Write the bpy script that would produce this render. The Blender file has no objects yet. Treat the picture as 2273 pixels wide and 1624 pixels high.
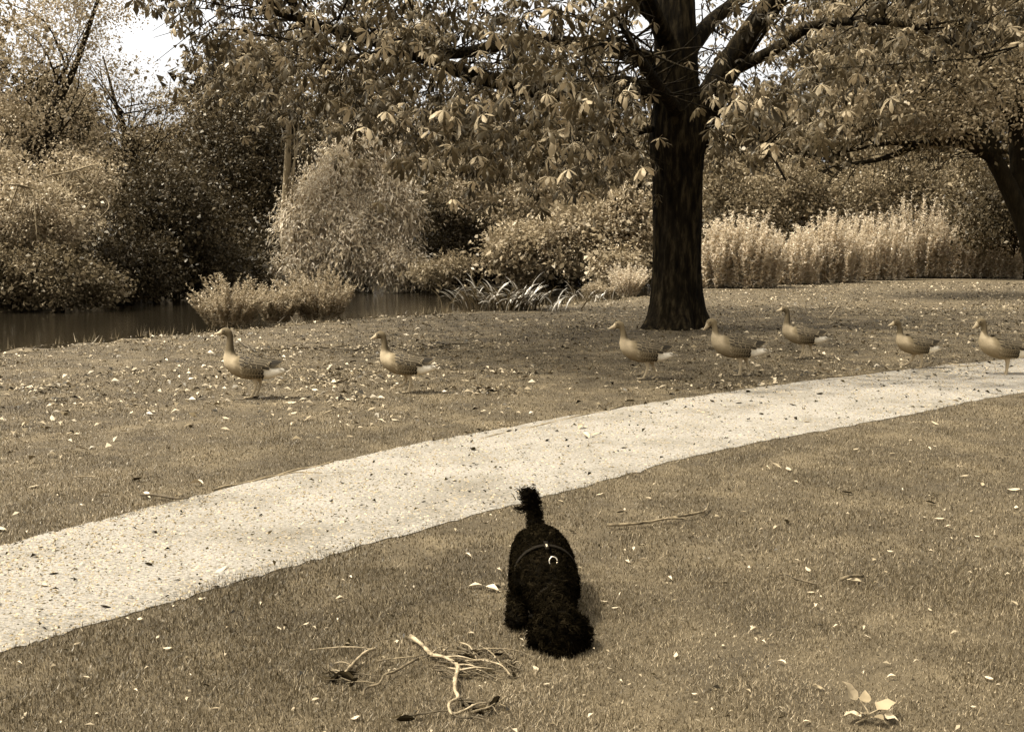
import bpy, bmesh, math, random
import numpy as np
from mathutils import Vector, Matrix

rng = np.random.default_rng(7)
random.seed(7)
SC = bpy.context.scene
COL = SC.collection
pi = math.pi

# ------------------------------------------------------------------ camera
H_CAM, F, CX, CY = 1.45, 2500.0, 1136.5, 812.0     # focal length and centre in a 2273 x 1624 picture
PITCH = math.atan(262 / F)
cam_d = bpy.data.cameras.new('camera')
cam = bpy.data.objects.new('camera', cam_d)
COL.objects.link(cam)
cam.location = (0, 0, H_CAM)
cam.rotation_euler = (pi / 2 - PITCH, 0, 0)
cam_d.sensor_width = 36
cam_d.lens = 36 * F / 2273
cam_d.clip_end = 3000
SC.camera = cam

# ------------------------------------------------------------------ light
SUN_DIR = Vector((-0.50, -0.08, 0.88)).normalized()
world = bpy.data.worlds.new('World')
SC.world = world
world.use_nodes = True
nt = world.node_tree
for n in list(nt.nodes):
    nt.nodes.remove(n)
sky = nt.nodes.new('ShaderNodeTexSky')
sky.sky_type = 'NISHITA'
sky.sun_disc = False
sky.sun_elevation = math.asin(SUN_DIR.z)
sky.sun_rotation = math.atan2(SUN_DIR.x, SUN_DIR.y)
sky.air_density = 1.0
sky.dust_density = 6.0
hs = nt.nodes.new('ShaderNodeHueSaturation')
hs.inputs['Saturation'].default_value = 0.0         # toned monochrome photograph: neutral sky light
bg = nt.nodes.new('ShaderNodeBackground')
bg.inputs['Strength'].default_value = 0.15
wo = nt.nodes.new('ShaderNodeOutputWorld')
nt.links.new(sky.outputs[0], hs.inputs['Color'])
nt.links.new(hs.outputs[0], bg.inputs['Color'])
nt.links.new(bg.outputs[0], wo.inputs['Surface'])
sun_d = bpy.data.lights.new('sun', 'SUN')
sun_d.energy = 2.7
sun_d.angle = math.radians(2.0)
sun_d.color = (1.0, 0.98, 0.94)
sun = bpy.data.objects.new('sun', sun_d)
COL.objects.link(sun)
sun.rotation_euler = SUN_DIR.to_track_quat('Z', 'Y').to_euler()
sun.location = (-10, 20, 30)
SC.view_settings.view_transform = 'Standard'
SC.view_settings.look = 'None'
SC.view_settings.gamma = 1.0
SC.view_settings.use_curve_mapping = False
SC.view_settings.exposure = 1.38
SC.render.engine = 'CYCLES'
SC.cycles.max_bounces = 6
SC.cycles.transparent_max_bounces = 4
SC.cycles.diffuse_bounces = 3
SC.cycles.glossy_bounces = 2
SC.cycles.transmission_bounces = 3


# ------------------------------------------------------------------ geometry of the view
def ray(x, y):
    u, v = (x - CX) / F, (CY - y) / F
    c, s = math.cos(PITCH), math.sin(PITCH)
    return Vector((u, c + v * s, -s + v * c))


def g(x, y, z=0.0):
    d = ray(x, y)
    t = (z - H_CAM) / d.z
    return Vector((d.x * t, d.y * t, z))


def at(x, y, Y):
    d = ray(x, y)
    t = Y / d.y
    return Vector((d.x * t, Y, H_CAM + d.z * t))


# ------------------------------------------------------------------ objects
def tag(o, label=None, cat=None, group=None, kind=None):
    if label: o['label'] = label
    if cat: o['category'] = cat
    if group: o['group'] = group
    if kind: o['kind'] = kind
    return o


def empty(name, loc, label, cat, group=None, rz=0.0):
    o = bpy.data.objects.new(name, None)
    o.empty_display_size = 0.1
    o.location = loc
    o.rotation_euler = (0, 0, rz)
    COL.objects.link(o)
    return tag(o, label, cat, group)


def link(name, me, mat=None, parent=None, loc=None, rot=None, scale=None):
    o = bpy.data.objects.new(name, me)
    COL.objects.link(o)
    if mat is not None and len(me.materials) == 0:
        me.materials.append(mat)
    if parent is not None:
        o.parent = parent
    if loc is not None: o.location = loc
    if rot is not None: o.rotation_euler = rot
    if scale is not None: o.scale = scale if hasattr(scale, '__len__') else (scale,) * 3
    return o


def mesh_np(name, V, Fq, tint=None, smooth=False, col=None):
    """V (n,3), Fq (m,k) with constant k"""
    me = bpy.data.meshes.new(name)
    V = np.ascontiguousarray(V, dtype=np.float32)
    Fq = np.ascontiguousarray(Fq, dtype=np.int32)
    m, k = Fq.shape
    me.vertices.add(len(V))
    me.vertices.foreach_set('co', V.ravel())
    me.loops.add(m * k)
    me.loops.foreach_set('vertex_index', Fq.ravel())
    me.polygons.add(m)
    me.polygons.foreach_set('loop_start', np.arange(0, m * k, k, dtype=np.int32))
    if smooth:
        me.polygons.foreach_set('use_smooth', np.ones(m, dtype=bool))
    me.update(calc_edges=True)
    if tint is not None:
        a = me.attributes.new('tint', 'FLOAT', 'POINT')
        a.data.foreach_set('value', np.ascontiguousarray(tint, dtype=np.float32))
    if col is not None:
        a = me.attributes.new('col', 'FLOAT_COLOR', 'POINT')
        c4 = np.ones((len(V), 4), dtype=np.float32)
        c4[:, :3] = col
        a.data.foreach_set('color', c4.ravel())
    return me


class MB:
    """collects quads"""
    def __init__(self):
        self.V, self.Q, self.T = [], [], []
        self.n = 0

    def add(self, V, Q, t=0.5):
        V = np.asarray(V, dtype=np.float32).reshape(-1, 3)
        Q = np.asarray(Q, dtype=np.int32)
        self.V.append(V)
        self.Q.append(Q + self.n)
        self.T.append(np.full(len(V), t, dtype=np.float32) if np.isscalar(t) else np.asarray(t, dtype=np.float32))
        self.n += len(V)

    def mesh(self, name, smooth=True, origin=None):
        V = np.concatenate(self.V)
        if origin is not None:
            V = V - np.array(origin, dtype=np.float32)
        return mesh_np(name, V, np.concatenate(self.Q), np.concatenate(self.T), smooth)


def catmull(P, R, sub=4):
    P = np.asarray(P, float); R = np.asarray(R, float)
    if len(P) < 3 or sub < 2:
        return P, R
    Pp = np.vstack([2 * P[0] - P[1], P, 2 * P[-1] - P[-2]])
    out, ro = [], []
    for i in range(len(P) - 1):
        p0, p1, p2, p3 = Pp[i:i + 4]
        for s in range(sub):
            t = s / sub
            out.append(0.5 * ((2 * p1) + (-p0 + p2) * t + (2 * p0 - 5 * p1 + 4 * p2 - p3) * t * t + (-p0 + 3 * p1 - 3 * p2 + p3) * t ** 3))
            ro.append(R[i] * (1 - t) + R[i + 1] * t)
    out.append(P[-1]); ro.append(R[-1])
    return np.array(out), np.array(ro)


def tube(mb, P, R, seg=6, sub=3, rough=0.0, t=0.5):
    P, R = catmull(P, R, sub)
    n = len(P)
    T = np.gradient(P, axis=0)
    T /= np.linalg.norm(T, axis=1)[:, None] + 1e-9
    ref = np.array([0.31, 0.17, 0.93]) if abs(T[0][2]) < 0.8 else np.array([1.0, 0.1, 0.0])
    A = np.cross(T, ref); A /= np.linalg.norm(A, axis=1)[:, None] + 1e-9
    B = np.cross(T, A)
    th = np.linspace(0, 2 * pi, seg, endpoint=False)
    rr = R[:, None] * (1 + rough * rng.uniform(-1, 1, (n, seg)))
    V = P[:, None, :] + rr[..., None] * (np.cos(th)[None, :, None] * A[:, None, :] + np.sin(th)[None, :, None] * B[:, None, :])
    V = V.reshape(-1, 3)
    Q = []
    for i in range(n - 1):
        for j in range(seg):
            k = (j + 1) % seg
            Q.append((i * seg + j, i * seg + k, (i + 1) * seg + k, (i + 1) * seg + j))
    # cap the tip and the butt with fans written as quads
    c0, c1 = len(V), len(V) + 1
    V = np.vstack([V, P[0], P[-1]])
    for j in range(0, seg, 2):
        Q.append((c0, (j + 2) % seg, j + 1, j))
        e = (n - 1) * seg
        Q.append((c1, e + j, e + j + 1, e + (j + 2) % seg))
    mb.add(V, Q, t)


# ------------------------------------------------------------------ materials (sepia toned)
def sep(L):
    L = max(0.0, L)
    k_ = 0.74 * L
    return (k_ * (1.345 - 0.24 * L), k_ * (0.957 + 0.025 * L), k_ * (0.445 + 0.33 * L))


def col4(L):
    return (*sep(L), 1.0)


def new_mat(name):
    m = bpy.data.materials.new(name)
    m.use_nodes = True
    for n in list(m.node_tree.nodes):
        m.node_tree.nodes.remove(n)
    out = m.node_tree.nodes.new('ShaderNodeOutputMaterial')
    return m, m.node_tree, out


def ramp(nt, fac, stops):
    r = nt.nodes.new('ShaderNodeValToRGB')
    e = r.color_ramp.elements
    while len(e) < len(stops):
        e.new(0.5)
    for i, (p, c) in enumerate(stops):
        e[i].position = p
        e[i].color = c
    nt.links.new(fac, r.inputs['Fac'])
    return r.outputs['Color']


def leaf_mat(name, lo, mid, hi, trans=0.4, gloss=0.12, rough=0.45):
    m, nt, out = new_mat(name)
    a = nt.nodes.new('ShaderNodeAttribute'); a.attribute_name = 'tint'
    c = ramp(nt, a.outputs['Fac'], [(0.0, col4(lo)), (0.55, col4(mid)), (1.0, col4(hi))])
    d = nt.nodes.new('ShaderNodeBsdfDiffuse')
    t = nt.nodes.new('ShaderNodeBsdfTranslucent')
    gl = nt.nodes.new('ShaderNodeBsdfGlossy'); gl.inputs['Roughness'].default_value = rough
    gl.inputs['Color'].default_value = (1.0, 0.9, 0.72, 1)
    nt.links.new(c, d.inputs['Color']); nt.links.new(c, t.inputs['Color'])
    m1 = nt.nodes.new('ShaderNodeMixShader'); m1.inputs['Fac'].default_value = trans
    nt.links.new(d.outputs[0], m1.inputs[1]); nt.links.new(t.outputs[0], m1.inputs[2])
    m2 = nt.nodes.new('ShaderNodeMixShader')
    if gloss > 0:
        fr = nt.nodes.new('ShaderNodeFresnel'); fr.inputs['IOR'].default_value = 1.4
        mu = nt.nodes.new('ShaderNodeMath'); mu.operation = 'MULTIPLY_ADD'
        nt.links.new(fr.outputs[0], mu.inputs[0]); mu.inputs[1].default_value = gloss * 3; mu.inputs[2].default_value = gloss * 0.15
        nt.links.new(mu.outputs[0], m2.inputs['Fac'])
    else:
        m2.inputs['Fac'].default_value = 0
    nt.links.new(m1.outputs[0], m2.inputs[1]); nt.links.new(gl.outputs[0], m2.inputs[2])
    nt.links.new(m2.outputs[0], out.inputs['Surface'])
    return m


def noise(nt, scale, detail=4, rough=0.6, stretch=None, coord='Object'):
    tc = nt.nodes.new('ShaderNodeTexCoord')
    src = tc.outputs[coord]
    if stretch:
        mp = nt.nodes.new('ShaderNodeMapping')
        mp.inputs['Scale'].default_value = stretch
        nt.links.new(src, mp.inputs['Vector'])
        src = mp.outputs[0]
    n = nt.nodes.new('ShaderNodeTexNoise')
    n.inputs['Scale'].default_value = scale
    n.inputs['Detail'].default_value = detail
    n.inputs['Roughness'].default_value = rough
    nt.links.new(src, n.inputs['Vector'])
    return n.outputs['Fac']


def noise_mat(name, stops, scale=3.0, stretch=None, rough=0.9, bump=0.3, bscale=None, bdist=0.02, detail=6, spec=0.2):
    m, nt, out = new_mat(name)
    f = noise(nt, scale, detail, 0.65, stretch)
    c = ramp(nt, f, [(p, col4(L)) for p, L in stops])
    b = nt.nodes.new('ShaderNodeBsdfPrincipled')
    b.inputs['Roughness'].default_value = rough
    b.inputs['Specular IOR Level'].default_value = spec
    nt.links.new(c, b.inputs['Base Color'])
    if bump:
        f2 = noise(nt, bscale or scale * 2, 6, 0.7, stretch)
        bp = nt.nodes.new('ShaderNodeBump')
        bp.inputs['Strength'].default_value = bump
        bp.inputs['Distance'].default_value = bdist
        nt.links.new(f2, bp.inputs['Height'])
        nt.links.new(bp.outputs[0], b.inputs['Normal'])
    nt.links.new(b.outputs[0], out.inputs['Surface'])
    return m


def attr_mat(name, rough=0.75, spec=0.15, nz=0.0, nscale=60):
    m, nt, out = new_mat(name)
    a = nt.nodes.new('ShaderNodeAttribute'); a.attribute_name = 'col'
    b = nt.nodes.new('ShaderNodeBsdfPrincipled')
    b.inputs['Roughness'].default_value = rough
    b.inputs['Specular IOR Level'].default_value = spec
    src = a.outputs['Color']
    if nz:
        f = noise(nt, nscale, 4)
        r = ramp(nt, f, [(0.3, (1 - nz,) * 3 + (1,)), (0.7, (1 + nz * 0.4,) * 3 + (1,))])
        mx = nt.nodes.new('ShaderNodeMix'); mx.data_type = 'RGBA'; mx.blend_type = 'MULTIPLY'
        mx.inputs['Factor'].default_value = 1.0
        nt.links.new(src, mx.inputs['A']); nt.links.new(r, mx.inputs['B'])
        src = mx.outputs['Result']
        bp = nt.nodes.new('ShaderNodeBump'); bp.inputs['Strength'].default_value = 0.35; bp.inputs['Distance'].default_value = 0.004
        nt.links.new(f, bp.inputs['Height']); nt.links.new(bp.outputs[0], b.inputs['Normal'])
    nt.links.new(src, b.inputs['Base Color'])
    nt.links.new(b.outputs[0], out.inputs['Surface'])
    return m


def plain(name, L, rough=0.6, spec=0.3, metal=0.0):
    m, nt, out = new_mat(name)
    b = nt.nodes.new('ShaderNodeBsdfPrincipled')
    b.inputs['Roughness'].default_value = rough
    b.inputs['Specular IOR Level'].default_value = spec
    b.inputs['Metallic'].default_value = metal
    f = noise(nt, 40, 3)
    c = ramp(nt, f, [(0.3, col4(L * 0.8)), (0.7, col4(L * 1.15))])
    nt.links.new(c, b.inputs['Base Color'])
    nt.links.new(b.outputs[0], out.inputs['Surface'])
    return m


M = {}
M['ground'] = noise_mat('lawn_soil', [(0.3, 0.04), (0.5, 0.075), (0.7, 0.13)], scale=1.7, bump=0.6, bscale=38, bdist=0.03)
M['grass'] = leaf_mat('grass_blades', 0.028, 0.098, 0.40, trans=0.3, gloss=0.02)
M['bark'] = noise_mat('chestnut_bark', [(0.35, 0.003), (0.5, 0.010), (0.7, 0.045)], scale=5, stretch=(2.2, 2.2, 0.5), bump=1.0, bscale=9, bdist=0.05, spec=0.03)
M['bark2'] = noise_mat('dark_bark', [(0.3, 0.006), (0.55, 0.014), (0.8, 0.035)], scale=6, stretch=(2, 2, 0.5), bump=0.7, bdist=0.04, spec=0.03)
M['palebark'] = noise_mat('pale_bark', [(0.3, 0.12), (0.6, 0.24), (0.8, 0.32)], scale=6, stretch=(2, 2, 0.6), bump=0.5, bdist=0.03)
M['stick'] = noise_mat('pale_twig_bark', [(0.35, 0.07), (0.5, 0.24), (0.7, 0.42)], scale=25, bump=0.4, bdist=0.004, rough=0.7)
M['darkstick'] = noise_mat('dark_twig_bark', [(0.3, 0.03), (0.55, 0.07), (0.8, 0.16)], scale=25, bump=0.4, bdist=0.004, rough=0.8)
M['midstick'] = noise_mat('brown_twig_bark', [(0.35, 0.04), (0.5, 0.12), (0.7, 0.26)], scale=25, bump=0.4, bdist=0.004, rough=0.8)
M['chestnut'] = leaf_mat('chestnut_leaf', 0.015, 0.07, 0.36, trans=0.25, gloss=0.04, rough=0.4)
M['fallen'] = leaf_mat('fallen_leaf_dry', 0.10, 0.30, 0.50, trans=0.12, gloss=0.02)
M['fallendark'] = leaf_mat('fallen_leaf_dark', 0.003, 0.012, 0.035, trans=0.05, gloss=0.0)
M['litter'] = leaf_mat('leaf_litter_dry', 0.01, 0.17, 0.50, trans=0.12, gloss=0.02)
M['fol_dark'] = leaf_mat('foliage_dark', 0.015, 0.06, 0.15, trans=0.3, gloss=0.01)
M['fol_mid'] = leaf_mat('foliage_mid', 0.06, 0.20, 0.44, trans=0.38, gloss=0.01)
M['fol_light'] = leaf_mat('foliage_light', 0.11, 0.34, 0.65, trans=0.38, gloss=0.01)
M['fol_willow'] = leaf_mat('foliage_willow', 0.14, 0.5, 0.85, trans=0.35, gloss=0.01)
M['fol_weed'] = leaf_mat('foliage_pale_weed', 0.25, 0.62, 0.88, trans=0.38, gloss=0.01)
M['iris'] = leaf_mat('sword_leaf', 0.05, 0.11, 0.34, trans=0.3, gloss=0.1, rough=0.35)
M['water'] = None


# gravel path
def col_stone(L):
    return (L * 0.71, L * 0.612, L * 0.455, 1.0)


def gravel_mat():
    m, nt, out = new_mat('gravel_path')
    f1 = noise(nt, 55, 6, 0.75, (1, 1.6, 1))
    f2 = noise(nt, 1.3, 7, 0.7)
    c1 = ramp(nt, f1, [(0.35, col_stone(0.06)), (0.43, col_stone(0.24)), (0.54, col_stone(0.36)), (0.70, col_stone(0.54))])
    c2 = ramp(nt, f2, [(0.33, (0.66, 0.64, 0.60, 1)), (0.5, (0.95, 0.95, 0.95, 1)), (0.68, (1.15, 1.15, 1.17, 1))])
    mx = nt.nodes.new('ShaderNodeMix'); mx.data_type = 'RGBA'; mx.blend_type = 'MULTIPLY'; mx.inputs['Factor'].default_value = 1
    nt.links.new(c1, mx.inputs['A']); nt.links.new(c2, mx.inputs['B'])
    b = nt.nodes.new('ShaderNodeBsdfPrincipled'); b.inputs['Roughness'].default_value = 0.9
    b.inputs['Specular IOR Level'].default_value = 0.15
    nt.links.new(mx.outputs['Result'], b.inputs['Base Color'])
    bp = nt.nodes.new('ShaderNodeBump'); bp.inputs['Strength'].default_value = 0.8; bp.inputs['Distance'].default_value = 0.012
    nt.links.new(f1, bp.inputs['Height']); nt.links.new(bp.outputs[0], b.inputs['Normal'])
    nt.links.new(b.outputs[0], out.inputs['Surface'])
    return m


def water_mat():
    m, nt, out = new_mat('river_water')
    b = nt.nodes.new('ShaderNodeBsdfPrincipled')
    b.inputs['Base Color'].default_value = (0.012, 0.009, 0.005, 1)
    b.inputs['Roughness'].default_value = 0.06
    b.inputs['IOR'].default_value = 1.33
    f = noise(nt, 1.6, 5, 0.6, (1.0, 2.6, 1))
    bp = nt.nodes.new('ShaderNodeBump'); bp.inputs['Strength'].default_value = 0.25; bp.inputs['Distance'].default_value = 0.04
    nt.links.new(f, bp.inputs['Height']); nt.links.new(bp.outputs[0], b.inputs['Normal'])
    nt.links.new(b.outputs[0], out.inputs['Surface'])
    return m


M['gravel'] = gravel_mat()
M['pebble'] = leaf_mat('gravel_stone', 0.03, 0.2, 0.42, trans=0.0, gloss=0.03)
M['water'] = water_mat()

# ------------------------------------------------------------------ terrain
WATER_Z = -0.45
NEAR = np.array([(-60, -70), (-20, -9), (-12, 6), (-9, 12.2), (-7.3, 16.1), (-5.8, 19.4), (-3.3, 23.9), (-1.6, 25.8), (1.0, 29.0), (4.2, 34.6), (8, 47), (14, 60), (30, 80), (80, 125)], float)
FAR = np.array([(-110, -40), (-45, 6), (-24, 23), (-15.5, 31.3), (-13.2, 35), (-11.5, 45), (-6.5, 53), (-3, 62), (4, 75), (18, 95), (70, 150)], float)


def curve_y(C, x):
    return np.interp(x, C[:, 0], C[:, 1])


def dist_poly(C, X, Y):
    d = np.full(X.shape, 1e9)
    for (ax, ay), (bx, by) in zip(C[:-1], C[1:]):
        vx, vy = bx - ax, by - ay
        t = np.clip(((X - ax) * vx + (Y - ay) * vy) / (vx * vx + vy * vy), 0, 1)
        d = np.minimum(d, np.hypot(X - ax - t * vx, Y - ay - t * vy))
    return d


def sstep(a, b, x):
    t = np.clip((x - a) / (b - a), 0, 1)
    return t * t * (3 - 2 * t)


def terrain(X, Y):
    X = np.asarray(X, float); Y = np.asarray(Y, float)
    dn = dist_poly(NEAR, X, Y); df = dist_poly(FAR, X, Y)
    past_n = Y > curve_y(NEAR, X); past_f = Y > curve_y(FAR, X)
    wob = 0.04 * np.sin(X * 1.7 + Y * 0.9) + 0.03 * np.sin(X * 3.3 - Y * 2.1)
    z_lawn = np.zeros_like(X)
    z = np.where(past_n, -1.1 * sstep(0.0, 1.2, dn + wob), z_lawn - 0.06 * (1 - sstep(0, 0.8, dn)))
    z = np.where(past_f, -0.75 + 1.3 * sstep(-0.2, 3.5, df) + 1.4 * sstep(3, 30, df), np.where(past_n & (df < 0.8), np.maximum(z, -1.1 + 0.35 * (1 - df / 0.8)), z))
    return z


xs = np.unique(np.concatenate([np.linspace(-900, -60, 12), np.linspace(-60, -24, 25), np.linspace(-24, 24, 121), np.linspace(24, 70, 30), np.linspace(70, 900, 12)]))
ys = np.unique(np.concatenate([np.linspace(-300, -10, 8), np.linspace(-10, 10, 21), np.linspace(10, 60, 126), np.linspace(60, 130, 50), np.linspace(130, 1500, 14)]))
GX, GY = np.meshgrid(xs, ys)
GZ = terrain(GX, GY)
nx, ny = len(xs), len(ys)
idx = np.arange(nx * ny).reshape(ny, nx)
Q = np.stack([idx[:-1, :-1], idx[:-1, 1:], idx[1:, 1:], idx[1:, :-1]], -1).reshape(-1, 4)
ground = link('ground', mesh_np('ground', np.stack([GX, GY, GZ], -1).reshape(-1, 3), Q, smooth=True), M['ground'])
tag(ground, kind='structure')

# river as a strip that runs a little under both banks
tt = np.linspace(-58, 66, 80)
yn = curve_y(NEAR, tt) - 0.6
yf = np.maximum(curve_y(FAR, tt) + 6.0, yn + 2)
V = np.concatenate([np.stack([tt, yn, np.full_like(tt, WATER_Z)], -1), np.stack([tt, yf, np.full_like(tt, WATER_Z)], -1)])
n = len(tt)
Q = [(i, i + 1, n + i + 1, n + i) for i in range(n - 1)]
river = link('river', mesh_np('river', V, np.array(Q)), M['water'])
tag(river, kind='structure')

# path
PN = [(-700, 1700), (-300, 1540), (0, 1448), (400, 1330), (800, 1214), (1200, 1105), (1600, 1000), (2000, 924), (2273, 870), (2700, 800), (3600, 730)]
PF = [(-700, 1420), (-300, 1295), (0, 1212), (400, 1110), (800, 1012), (1200, 935), (1600, 872), (2000, 821), (2273, 795), (2700, 752), (3600, 700)]
pn, _ = catmull([g(*p) for p in PN], np.ones(len(PN)), 24)
pf, _ = catmull([g(*p) for p in PF], np.ones(len(PF)), 24)
k = len(pn)
wn = 0.03 * np.cumsum(rng.normal(0, 0.25, k)); wn -= np.convolve(wn, np.ones(25) / 25, 'same')
wf = 0.03 * np.cumsum(rng.normal(0, 0.25, k)); wf -= np.convolve(wf, np.ones(25) / 25, 'same')
wn = np.clip(wn + rng.normal(0, .018, k), -.07, .07); wf = np.clip(wf + rng.normal(0, .022, k), -.09, .09)
pn[:, 1] += wn; pf[:, 1] += wf
rows = 9
V = np.stack([pn + (pf - pn) * (i / (rows - 1)) for i in range(rows)], 0)
cr = 0.004 + 0.018 * np.sin(np.linspace(0, pi, rows))
V[..., 2] = cr[:, None]
ii = np.arange(rows * k).reshape(rows, k)
Q = np.stack([ii[:-1, :-1], ii[:-1, 1:], ii[1:, 1:], ii[1:, :-1]], -1).reshape(-1, 4)
path = link('path', mesh_np('path', V.reshape(-1, 3), Q, smooth=True), M['gravel'])
tag(path, kind='structure')
pnx, pny, pfx, pfy = pn[:, 0], pn[:, 1], pf[:, 0], pf[:, 1]


def path_side(X, Y):
    """0 in front of the path, 1 on it, 2 beyond"""
    a = Y > np.interp(X, pnx, pny)
    b = Y > np.interp(X, pfx, pfy)
    return a.astype(int) + b.astype(int)


def path_z(X, Y):
    a = np.interp(X, pnx, pny); b = np.interp(X, pfx, pfy)
    s = np.clip((Y - a) / (b - a + 1e-6), 0, 1)
    return 0.004 + 0.018 * np.sin(s * pi)


# ------------------------------------------------------------------ grass and gravel (nobody could count them)
def view_points(n, y0, y1, margin=1.12, power=1.0):
    """random ground points inside the strip the place shows; density ~ 1/Y^power"""
    u = rng.uniform(0, 1, n)
    if abs(2 - power) < 1e-3:
        Y = y0 * (y1 / y0) ** u
    else:
        e = 2 - power
        Y = (y0 ** e + u * (y1 ** e - y0 ** e)) ** (1 / e)
    X = rng.uniform(-1, 1, n) * (0.4547 * margin * Y + 0.25)
    return X, Y


def lumps(X, Y, s, seed):
    r = np.random.default_rng(seed)
    o = np.zeros_like(X)
    for i in range(7):
        a = r.uniform(0, 2 * pi); f = s * r.uniform(0.6, 1.9); p = r.uniform(0, 6.28)
        o += np.sin((X * np.cos(a) + Y * np.sin(a)) * f + p)
    return o / 3.0


def blades(X, Y, Z, L, W, lean=0.7):
    n = len(X)
    a = rng.uniform(0, 2 * pi, n)
    d = np.stack([np.cos(a), np.sin(a)], -1)
    b = a + pi / 2 + rng.normal(0, 0.5, n)
    s = np.stack([np.cos(b), np.sin(b)], -1)
    ln = rng.uniform(0.05, 1.0, n) * lean
    B = np.stack([X, Y, Z], -1)
    v0 = B.copy(); v0[:, :2] -= s * W[:, None]
    v1 = B.copy(); v1[:, :2] += s * W[:, None]
    tp = B + np.concatenate([d * (L * np.sin(ln))[:, None], (L * np.cos(ln))[:, None]], 1)
    V = np.stack([v0, v1, tp], 1).reshape(-1, 3)
    return V, np.arange(n * 3).reshape(n, 3)


def grass_patch(n, y0, y1, power, Lr, Wr, lean=1.0):
    X, Y = view_points(n, y0, y1, power=power)
    side = path_side(X, Y)
    edge = np.minimum(np.abs(Y - np.interp(X, pnx, pny)), np.abs(Y - np.interp(X, pfx, pfy)))
    keep = (side != 1) | ((edge < 0.13 * np.clip(0.6 + lumps(X, Y, 3.0, 31), 0, 1.6)) & (rng.uniform(0, 1, n) < 0.45))
    Z = terrain(X, Y)
    keep &= (Z > -0.2) & (Y < curve_y(NEAR, X) + 0.35)
    lp = lumps(X, Y, 2.2, 3) * 0.5 + lumps(X, Y, 7.0, 4) * 0.5
    keep &= rng.uniform(-1.2, 1.0, n) < 0.6 * lp + 0.95
    X, Y, Z, lp, edge = X[keep], Y[keep], Z[keep], lp[keep], edge[keep]
    L = rng.uniform(*Lr, len(X)) * (1 + 0.3 * lp) * (1 + 0.25 * np.exp(-edge / 0.04))
    W = rng.uniform(*Wr, len(X))
    V, T = blades(X, Y, Z - 0.002, L, W, lean)
    ti = np.clip(0.42 + 0.10 * lumps(X, Y, 1.1, 9) + 0.08 * lumps(X, Y, 4.1, 10) + rng.normal(0, 0.3, len(X)), 0, 1)
    return V, T, np.repeat(ti, 3)


parts = [grass_patch(290000, 2.9, 5.0, 0.6, (0.010, 0.028), (0.0011, 0.0022), 1.5),
         grass_patch(250000, 5.0, 9.0, 0.9, (0.011, 0.028), (0.0015, 0.003), 1.5),
         grass_patch(170000, 9.0, 17.0, 1.0, (0.012, 0.028), (0.0025, 0.005), 1.35),
         grass_patch(90000, 17.0, 48.0, 1.4, (0.015, 0.04), (0.005, 0.012), 1.4)]
off = 0; VV = []; TT = []; TI = []
for V, T, ti in parts:
    VV.append(V); TT.append(T + off); TI.append(ti); off += len(V)
o = link('grass', mesh_np('grass', np.concatenate(VV), np.concatenate(TT), np.concatenate(TI)), M['grass'])
tag(o, 'short mown grass of the lawn on both sides of the path', 'grass', kind='stuff')

# gravel stones
u_ = rng.uniform(0, 1, 36000) ** 1.25
ip = np.interp(u_, np.linspace(0, 1, k), np.arange(k))
v_ = rng.uniform(0.0, 1.0, len(ip))
X = np.interp(ip, np.arange(k), pn[:, 0]) * (1 - v_) + np.interp(ip, np.arange(k), pf[:, 0]) * v_
Y = np.interp(ip, np.arange(k), pn[:, 1]) * (1 - v_) + np.interp(ip, np.arange(k), pf[:, 1]) * v_
k1 = (np.abs(X) < 0.5 * Y + 0.3) & (Y > 3.2) & (Y < 18)
X, Y = X[k1], Y[k1]
n = len(X)
octa = np.array([(1, 0, -.3), (0, 1, -.3), (-1, 0, -.3), (0, -1, -.3), (0.1, 0.1, 1)], float)
of = np.array([(0, 1, 4), (1, 2, 4), (2, 3, 4), (3, 0, 4)])
s = (0.0025 + 0.006 * rng.power(0.45, n)) * (0.7 + 0.05 * Y)
a = rng.uniform(0, 6.28, n)
sx, sy, sz = s * rng.uniform(0.8, 1.9, n), s * rng.uniform(0.7, 1.1, n), s * rng.uniform(0.4, 0.8, n)
P = octa[None] * np.stack([sx, sy, sz], -1)[:, None, :] * rng.uniform(0.75, 1.2, (n, 5, 1))
ca, sa = np.cos(a)[:, None], np.sin(a)[:, None]
P = np.stack([P[..., 0] * ca - P[..., 1] * sa + X[:, None], P[..., 0] * sa + P[..., 1] * ca + Y[:, None], P[..., 2] + path_z(X, Y)[:, None] + 0.001], -1)
T = (np.arange(n)[:, None, None] * 5 + of[None]).reshape(-1, 3)
o = link('gravel', mesh_np('gravel', P.reshape(-1, 3), T, np.repeat(np.clip(rng.normal(0.5, 0.35, n), 0, 1), 5)), M['pebble'])
tag(o, 'small loose gravel stones strewn over the pale path', 'gravel', kind='stuff')

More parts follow.
